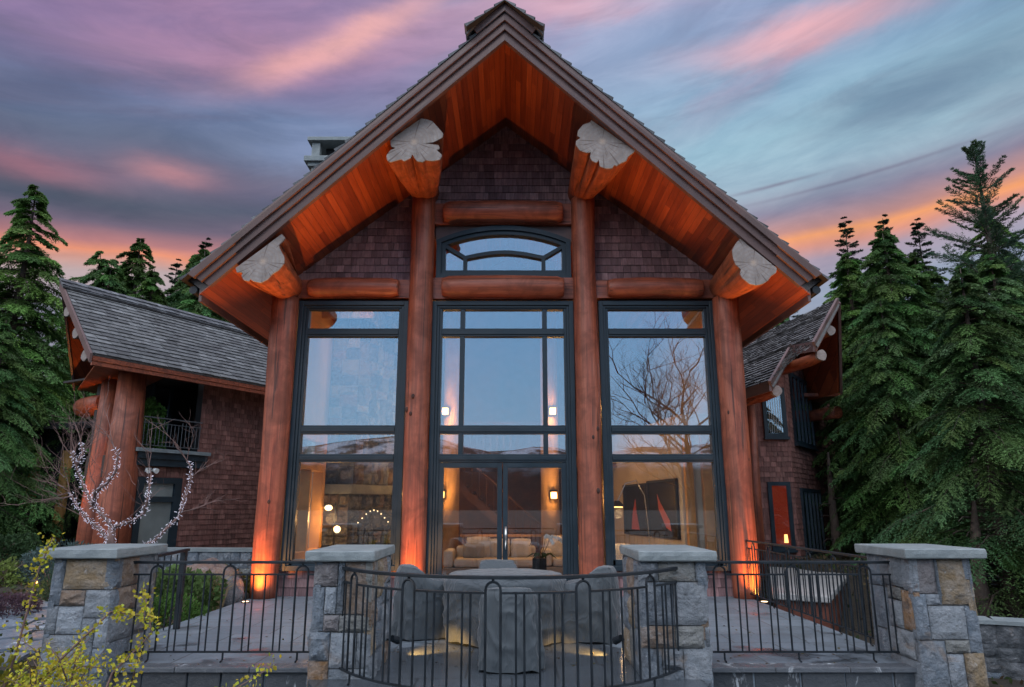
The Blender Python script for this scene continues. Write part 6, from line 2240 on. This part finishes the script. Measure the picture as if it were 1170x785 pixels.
# ---- shrubs
def shrub(name, label, loc, rx, ry, rz, seed, colr, n=2600, leaf=0.05, stems=True, cat='shrub', group=None, lump=0.35, aspect=0.4):
    rg = np.random.default_rng(seed)
    t = thing(name, label, cat, loc, group)
    d = rg.normal(0, 1, (n, 3))
    d[:, 2] = np.abs(d[:, 2])
    d = nrm(d)
    lob = np.array([mnoise.noise(Vector((float(a[0]) * 2.2 + seed, float(a[1]) * 2.2, float(a[2]) * 2.2))) for a in d])
    r = (0.55 + 0.45 * rg.random(n) ** 0.5) * (1 + lump * lob)
    P = d * r[:, None] * np.array([rx, ry, rz])[None]
    ld = nrm(d + rg.normal(0, 0.55, (n, 3)) + np.array([0, 0, 0.25]))
    ll = leaf * rg.uniform(0.6, 1.4, (n, 1))
    wd = nrm(np.cross(ld, rg.normal(0, 1, (n, 3)))) * ll * aspect
    V = np.stack([P, P + ld * ll * 0.5 - wd, P + ld * ll, P + ld * ll * 0.5 + wd], axis=1)
    cl = np.array([mnoise.noise(Vector((float(p[0]) * 4 + seed, float(p[1]) * 4, float(p[2]) * 4))) for p in P])
    Cc = np.array(colr)[None] * (1 + 0.5 * cl[:, None]) * rg.uniform(0.75, 1.25, (n, 1))
    tri_mesh('foliage', V, Cc, 'leaf', t)
    if stems:
        mb = MB()
        rr = random.Random(seed)
        for k in range(14):
            a = rr.uniform(0, 6.28)
            q = rr.uniform(0.3, 0.9)
            mb.tube([(0, 0, -0.05), (math.cos(a) * rx * q * 0.5, math.sin(a) * ry * q * 0.5, rz * 0.45), (math.cos(a) * rx * q, math.sin(a) * ry * q, rz * rr.uniform(0.6, 0.95))], [0.012, 0.008, 0.004], 5)
        mb.build('stem', 'twig', t, local=True)
    return t


GS = 'garden shrubs left of the terrace'
shrub('shrub', 'broad leaved light green shrub beside the terrace at the log column', (-5.75, 12.6, -0.05), 0.75, 0.8, 0.62, 21, (0.085, 0.14, 0.045), 2600, 0.085, group=GS)
shrub('shrub', 'low mid green feathery shrub spilling onto the terrace edge', (-5.35, 11.5, -0.2), 0.55, 0.75, 0.52, 22, (0.06, 0.13, 0.028), 4200, 0.05, group=GS, aspect=0.2)
shrub('shrub', 'small variegated shrub behind the outer pillar', (-5.3, 10.2, -0.25), 0.45, 0.5, 0.5, 23, (0.10, 0.16, 0.10), 1600, 0.05, group=GS)
shrub('shrub', 'golden green bush under the garden wall', (-6.0, 14.6, 0.0), 0.8, 0.5, 0.5, 24, (0.15, 0.13, 0.03), 2200, 0.06, group=GS)
shrub('shrub', 'blue green dwarf spruce with flat layered boughs', (-9.2, 15.3, 0.15), 1.15, 0.9, 0.72, 25, (0.055, 0.085, 0.082), 6500, 0.07, group=GS, aspect=0.18)
shrub('shrub', 'small upright grey green conifer below the dwarf spruce', (-8.1, 13.2, -0.1), 0.35, 0.35, 0.72, 26, (0.045, 0.085, 0.05), 3000, 0.05, group=GS, aspect=0.2)
shrub('shrub', 'pale yellow green shrub left of the dwarf spruce', (-10.3, 14.4, 0.0), 0.75, 0.6, 0.68, 27, (0.11, 0.15, 0.04), 2800, 0.06, group=GS)
shrub('shrub', 'bright green spreading shrub by the slate path', (-10.2, 12.9, -0.1), 0.9, 0.6, 0.38, 28, (0.06, 0.14, 0.025), 4200, 0.045, group=GS)
shrub('shrub', 'purple brown heather beside the path light', (-8.4, 12.4, -0.15), 0.5, 0.45, 0.36, 29, (0.07, 0.045, 0.06), 2400, 0.04, group=GS)
shrub('shrub', 'dark evergreen clump far left by the firewood', (-13.6, 19.0, 0.2), 1.2, 0.9, 0.8, 30, (0.03, 0.06, 0.025), 4200, 0.07, group=GS)
shrub('shrub', 'green potted bush inside the wing balcony', tuple(LW(0.25, -0.6, 3.15)), 0.55, 0.5, 1.35, 33, (0.05, 0.12, 0.025), 3200, 0.08, group=GS)
shrub('shrub', 'dense yellow green mound at the foot of the twiggy shrub', (-3.75, 5.3, -0.62), 0.62, 0.6, 1.22, 34, (0.15, 0.145, 0.018), 4200, 0.040, group=GS)
# boulders in the planter
def boulder(label, loc, s, c, seed):
    t = MB()
    n, m = 20, 12
    vs, fs = [], []
    for i in range(m + 1):
        th = math.pi * i / m
        for k in range(n):
            a = 2 * math.pi * k / n
            d = Vector((math.sin(th) * math.cos(a), math.sin(th) * math.sin(a), math.cos(th)))
            r = 1 + 0.28 * mnoise.noise(d * 1.7 + Vector((seed, 0, 0))) + 0.10 * mnoise.noise(d * 5 + Vector((seed, 0, 0)))
            vs.append((loc[0] + d.x * r * s[0], loc[1] + d.y * r * s[1], loc[2] + d.z * r * s[2]))
    for i in range(m):
        for k in range(n):
            fs.append((i * n + k, (i + 1) * n + k, (i + 1) * n + (k + 1) % n, i * n + (k + 1) % n))
    t.add(vs, fs, c)
    o = t.build('boulder', 'stone', smooth=True)
    return tag(o, label, 'boulder', 'boulders in the planting bed')


boulder('large red brown boulder under the garden wall beside the log column', (-5.75, 13.9, 0.28), (0.62, 0.5, 0.36), (0.20, 0.12, 0.09), 1)
boulder('dark boulder hugging the foot of the log column at left', (-5.15, 13.4, 0.1), (0.28, 0.3, 0.34), (0.10, 0.10, 0.11), 2)
boulder('pale rock in front of the variegated shrub', (-5.15, 9.6, -0.15), (0.3, 0.28, 0.2), (0.3, 0.31, 0.33), 3)
boulder('grey rock at the foot of the outer pillar under the twiggy shrub', (-4.3, 7.1, -0.5), (0.35, 0.3, 0.25), (0.2, 0.21, 0.23), 4)

# ---- dry grasses beside the column
t = thing('dry_grass_tuft', 'tuft of straw coloured dry stalks by the left log column', 'grass tuft', (-5.2, 12.9, -0.1))
mb = MB()
rr = random.Random(71)
for k in range(60):
    a, l = rr.uniform(0, 6.28), rr.uniform(0.3, 0.7)
    x, y = -5.15 + rr.uniform(-.12, .12), 12.9 + rr.uniform(-.12, .12)
    mb.tube([(x, y, -0.1), (x + math.cos(a) * 0.1, y + math.sin(a) * 0.1, l * 0.6), (x + math.cos(a) * 0.28, y + math.sin(a) * 0.28, l * 0.85)], [0.006, 0.004, 0.002], 4, c=(0.3, 0.22, 0.12))
M['straw'] = mat('straw', (0.30, 0.22, 0.12), 0.8)
mb.build('stalks', 'straw', t)

# ---- twiggy yellow shrub in front
t = thing('flowering_shrub', 'twiggy shrub with small yellow green leaves arching in front of the left pillar', 'shrub', (-3.2, 5.0, -0.62))
rg = np.random.default_rng(77)
rr = random.Random(77)
mb = MB()
LV, LCc = [], []


def leaves_on(pts, n, sz, spread):
    pts = np.array(pts)
    k = rg.random(n) * (len(pts) - 1)
    i = np.minimum(k.astype(int), len(pts) - 2)
    g = (k - i)[:, None]
    P = pts[i] * (1 - g) + pts[i + 1] * g + rg.normal(0, spread, (n, 3))
    ld = nrm(rg.normal(0, 1, (n, 3)) + np.array([0, 0, 0.3]))
    ll = sz * rg.uniform(0.6, 1.3, (n, 1))
    wd = nrm(np.cross(ld, rg.normal(0, 1, (n, 3)))) * ll * 0.36
    LV.append(np.stack([P, P + ld * ll * 0.55 - wd, P + ld * ll, P + ld * ll * 0.55 + wd], axis=1))
    LCc.append(np.array([0.46, 0.39, 0.03])[None] * rg.uniform(0.6, 1.35, (n, 1)) * np.stack([rg.uniform(0.72, 1.1, n), np.ones(n), rg.uniform(0.8, 2.0, n)], axis=1))


for k in range(46):
    bx, by = rr.uniform(-4.2, -2.6), rr.uniform(4.7, 5.6)
    tx = bx + rr.uniform(-0.6, 0.75)
    ty = by + rr.uniform(-0.45, 0.45)
    hz = rr.uniform(0.55, 1.55) * (1.0 if bx < -2.9 else 0.75) * (1.15 if rr.random() < 0.2 else 0.9)
    pts = [(bx, by, -0.62), (bx + (tx - bx) * 0.25, by + (ty - by) * 0.25, -0.62 + hz * 0.45), (bx + (tx - bx) * 0.65, by + (ty - by) * 0.6, -0.62 + hz * 0.82), (tx, ty, -0.62 + hz)]
    mb.tube(pts, [0.011, 0.008, 0.006, 0.003], 5)
    leaves_on(pts[1:], rr.randint(80, 130), 0.032, 0.028)
    for s in range(rr.randint(3, 6)):
        p = Vector(pts[1]).lerp(Vector(pts[3]), rr.random())
        q = p + Vector((rr.uniform(-.3, .3), rr.uniform(-.2, .2), rr.uniform(0.0, .28)))
        m_ = p.lerp(q, 0.5) + Vector((0, 0, 0.04))
        mb.tube([p, m_, q], [0.005, 0.004, 0.002], 4)
        leaves_on([tuple(p), tuple(m_), tuple(q)], rr.randint(34, 56), 0.030, 0.022)
# long low sprays reaching right along the steps
for (a, b, c, d) in (((-2.9, 5.0, -0.5), (-2.5, 5.2, 0.08), (-2.1, 5.4, 0.30), (-1.72, 5.5, 0.52)), ((-2.8, 5.0, -0.5), (-2.2, 5.2, 0.12), (-1.7, 5.35, 0.20), (-1.25, 5.4, 0.18)), ((-3.0, 5.1, -0.5), (-2.8, 5.3, 0.5), (-2.6, 5.4, 0.75), (-2.75, 5.5, 1.05)),
                     ((-3.3, 4.8, -0.5), (-3.1, 4.9, 0.5), (-2.7, 5.0, 0.95), (-2.45, 5.1, 0.9)), ((-3.0, 4.6, -0.6), (-2.5, 4.7, -0.1), (-2.0, 4.8, 0.12), (-1.5, 4.9, 0.20)), ((-3.7, 5.2, -0.5), (-3.5, 5.3, 0.6), (-3.42, 5.3, 1.2), (-3.38, 5.35, 1.42))):
    mb.tube([a, b, c, d], [0.012, 0.009, 0.006, 0.003], 5)
    leaves_on([b, c, d], 190, 0.034, 0.032)
mb.build('stem', 'twig', t, smooth=True)
o = tri_mesh('foliage', np.concatenate(LV) - np.array([-3.2, 5.0, -0.62])[None, None], np.concatenate(LCc), 'leaf', t)

# ---- bare tree wrapped with a string of lights, behind the outer pillar
t = thing('bare_tree', 'leafless small tree with its limbs wrapped in white lights behind the left pillar', 'tree', (-6.15, 11.0, -0.2))
ls = thing('string_lights', 'white light string wound round the limbs of the bare tree', 'light string', (-6.15, 11.0, -0.2))


def bt(px, py, dy=0.0):
    """crop position of a limb noted at the tree's distance -> metres"""
    X, Y = 60 + px * 0.2293, 470 + py * 0.2293
    y = 11.0 + dy
    c, s = math.cos(R(13.2)), math.sin(R(13.2))
    u = -(Y - 392.5) / 800
    k = y / (c - u * s)
    return ((X - 585) / 800 * k, y, 1.63 + (s + u * c) * k)


limbs = [[(290, 740, 0), (290, 640, 0), (296, 575, 0)],
         [(296, 575, 0), (262, 530, 0.05), (205, 470, 0.15), (168, 405, 0.2), (135, 320, 0.25), (112, 255, 0.2), (92, 195, 0.1)],
         [(120, 262, 0.2), (150, 210, 0.35), (140, 150, 0.4)],
         [(205, 470, 0.15), (212, 405, -0.1), (268, 362, -0.2), (318, 295, -0.3), (325, 205, -0.3), (305, 175, -0.3)],
         [(296, 578, 0), (330, 568, -0.1), (400, 545, -0.2), (458, 505, -0.3), (480, 405, -0.35), (492, 318, -0.3)],
         [(290, 720, 0), (400, 690, 0.2), (505, 650, 0.3), (560, 592, 0.35), (628, 525, 0.4), (655, 440, 0.45), (690, 335, 0.5), (690, 275, 0.5), (670, 245, 0.5)],
         [(285, 650, 0), (235, 590, 0.2), (170, 530, 0.3), (120, 470, 0.4), (85, 400, 0.45)]]
mb = MB()
bd = MB()
rr = random.Random(99)
tw = MB()


def grow(p, d, L, r, lvl):
    pts = [p]
    dd = d.copy()
    for i in range(4):
        dd = (dd + Vector((rr.uniform(-.35, .35), rr.uniform(-.35, .35), rr.uniform(-.12, .30)))).normalized()
        pts.append(pts[-1] + dd * L / 4)
    tw.tube(pts, [r, r * 0.8, r * 0.6, r * 0.45, r * 0.25], 4, cap=False)
    if lvl > 0:
        for i in (1, 2, 3, 4):
            if rr.random() < 0.85:
                nd = (dd + Vector((rr.uniform(-1, 1), rr.uniform(-1, 1), rr.uniform(-.5, .6)))).normalized()
                grow(pts[i], nd, L * rr.uniform(0.45, 0.75), r * 0.55, lvl - 1)


for li, lb in enumerate(limbs):
    pts = [Vector(bt(*q)) for q in lb]
    r0 = 0.055 if li == 0 else 0.030
    rd = [max(0.012, r0 * (1 - 0.65 * i / (len(pts) - 1))) if li else r0 for i in range(len(pts))]
    mb.tube(pts, rd, 7)
    for a, b, ra, rb in zip(pts[:-1], pts[1:], rd[:-1], rd[1:]):
        L = (b - a).length
        nn = int(L / 0.012)
        dr = (b - a).normalized()
        s = dr.cross(Vector((0, 1, 0.2))).normalized()
        u = dr.cross(s)
        for k in range(nn):
            f = k / max(1, nn)
            an = f * L / 0.055 * 6.28 + rr.uniform(-0.5, 0.5)
            rad = ra + (rb - ra) * f + rr.uniform(0.0, 0.030)
            p = a.lerp(b, f) + (s * math.cos(an) + u * math.sin(an)) * rad
            q = p + Vector((rr.uniform(-1, 1), rr.uniform(-1, 1), rr.uniform(-1, 1))).normalized() * rr.uniform(0.02, 0.05)
            bd.tube([p, q], 0.0042, 4, cap=False)
    if li:
        for k in range(3 if li != 5 else 2):
            i = rr.randrange(1, len(pts))
            p = pts[i]
            d = (p - pts[i - 1]).normalized() + Vector((rr.uniform(-.7, .7), rr.uniform(-.6, .6), rr.uniform(-0.1, .7)))
            grow(p, d.normalized(), rr.uniform(0.4, 0.8), 0.007, 2)
        grow(pts[-1], (pts[-1] - pts[-2]).normalized(), 0.7, 0.008, 1)
for (a, b) in (((60, 380, 0.4), (-60, 330, 0.4)), ((85, 400, 0.4), (-80, 450, 0.5)), ((60, 330, 0.3), (-70, 250, 0.3)), ((650, 500, 0.4), (840, 480, 0.5)), ((690, 330, 0.5), (850, 240, 0.6)), ((100, 420, 0.3), (-110, 500, 0.4)), ((110, 260, 0.2), (20, 120, 0.2)), ((140, 160, 0.3), (160, 20, 0.3))):
    a, b = Vector(bt(*a)), Vector(bt(*b))
    grow(a, (b - a).normalized(), (b - a).length * rr.uniform(0.85, 1.1), 0.009, 2)
    grow(a, (b - a).normalized(), (b - a).length * rr.uniform(0.6, 0.9), 0.007, 1)
mb.build('trunk', 'twig', t, smooth=True)
tw.build('twigs', 'twig', t)
bd.build('bulb_chain', 'bulb', ls)

# ---- bare tree behind the camera, seen mirrored in the windows
t = thing('bare_tree', 'tall leafless tree beyond the lawn, mirrored in the right window', 'tree', (10.6, -14.0, -0.6))
tw = MB()
rr = random.Random(123)
root = Vector((10.6, -14.0, -0.6))
tw.tube([root, root + Vector((0, 0, 3)), root + Vector((-0.2, 0, 6))], [0.26, 0.2, 0.15], 8)
for k in range(9):
    z = 2.6 + k * 0.55
    a = rr.uniform(0, 6.28)
    if k % 2 == 0:
        a = math.pi + rr.uniform(-0.5, 0.5)
    d = Vector((math.cos(a), math.sin(a), rr.uniform(0.5, 1.1))).normalized()
    grow(root + Vector((-0.1, 0, z)), d, rr.uniform(3.4, 5.4), 0.085, 4)
grow(root + Vector((-0.2, 0, 6)), Vector((-0.2, 0, 1)), 4.5, 0.10, 3)
tw.build('trunk', 'twig', t)

# ---- scattered ground cover: needles, litter and low greens
rg = np.random.default_rng(5)
n = 16000
x = np.concatenate([rg.uniform(-16, -4.95, n), rg.uniform(5.0, 16, n // 2)])
y = np.concatenate([rg.uniform(7.5, 22, n), rg.uniform(8.5, 22, n // 2)])
z = np.array([terrain_h(float(a), float(b)) for a, b in zip(x, y)])
P = np.stack([x, y, z + 0.005], axis=1)
N_ = len(P)
ld = nrm(rg.normal(0, 1, (N_, 3)) * np.array([1, 1, 0.5]) + np.array([0, 0, 0.35]))
ll = rg.uniform(0.04, 0.13, (N_, 1))
wd = nrm(np.cross(ld, rg.normal(0, 1, (N_, 3)))) * ll * 0.3
V = np.stack([P, P + ld * ll * 0.5 - wd, P + ld * ll, P + ld * ll * 0.5 + wd], axis=1)
pal = np.array([[0.09, 0.06, 0.035], [0.05, 0.075, 0.025], [0.12, 0.09, 0.05], [0.035, 0.055, 0.02]])
Cc = pal[rg.integers(0, 4, N_)] * rg.uniform(0.7, 1.3, (N_, 1))
o = tri_mesh('ground_cover', V, Cc, 'leaf')
tag(o, 'leaf litter and low greenery on the soil', 'ground cover', kind='stuff')

rg = np.random.default_rng(15)
n = 420
x = rg.uniform(-4.7, 4.3, n)
y = 8.0 + 5.4 * rg.random(n) ** 1.3
P = np.stack([x, y, np.full(n, 0.004)], axis=1)
ld = nrm(rg.normal(0, 1, (n, 3)) * np.array([1, 1, 0.12]) + np.array([0, 0, 0.05]))
ll = rg.uniform(0.02, 0.055, (n, 1))
wd = nrm(np.cross(ld, np.array([0, 0, 1.0]) + rg.normal(0, 0.3, (n, 3)))) * ll * 0.28
V = np.stack([P, P + ld * ll * 0.5 - wd, P + ld * ll, P + ld * ll * 0.5 + wd], axis=1)
V[:, :, 2] = np.maximum(V[:, :, 2], 0.003)
pal = np.array([[0.10, 0.065, 0.035], [0.06, 0.04, 0.025], [0.12, 0.10, 0.03]])
o = tri_mesh('leaf_litter', V, pal[rg.integers(0, 3, n)], 'leaf')
tag(o, 'few dry leaves and needles blown over the paving', 'leaf litter', kind='stuff')
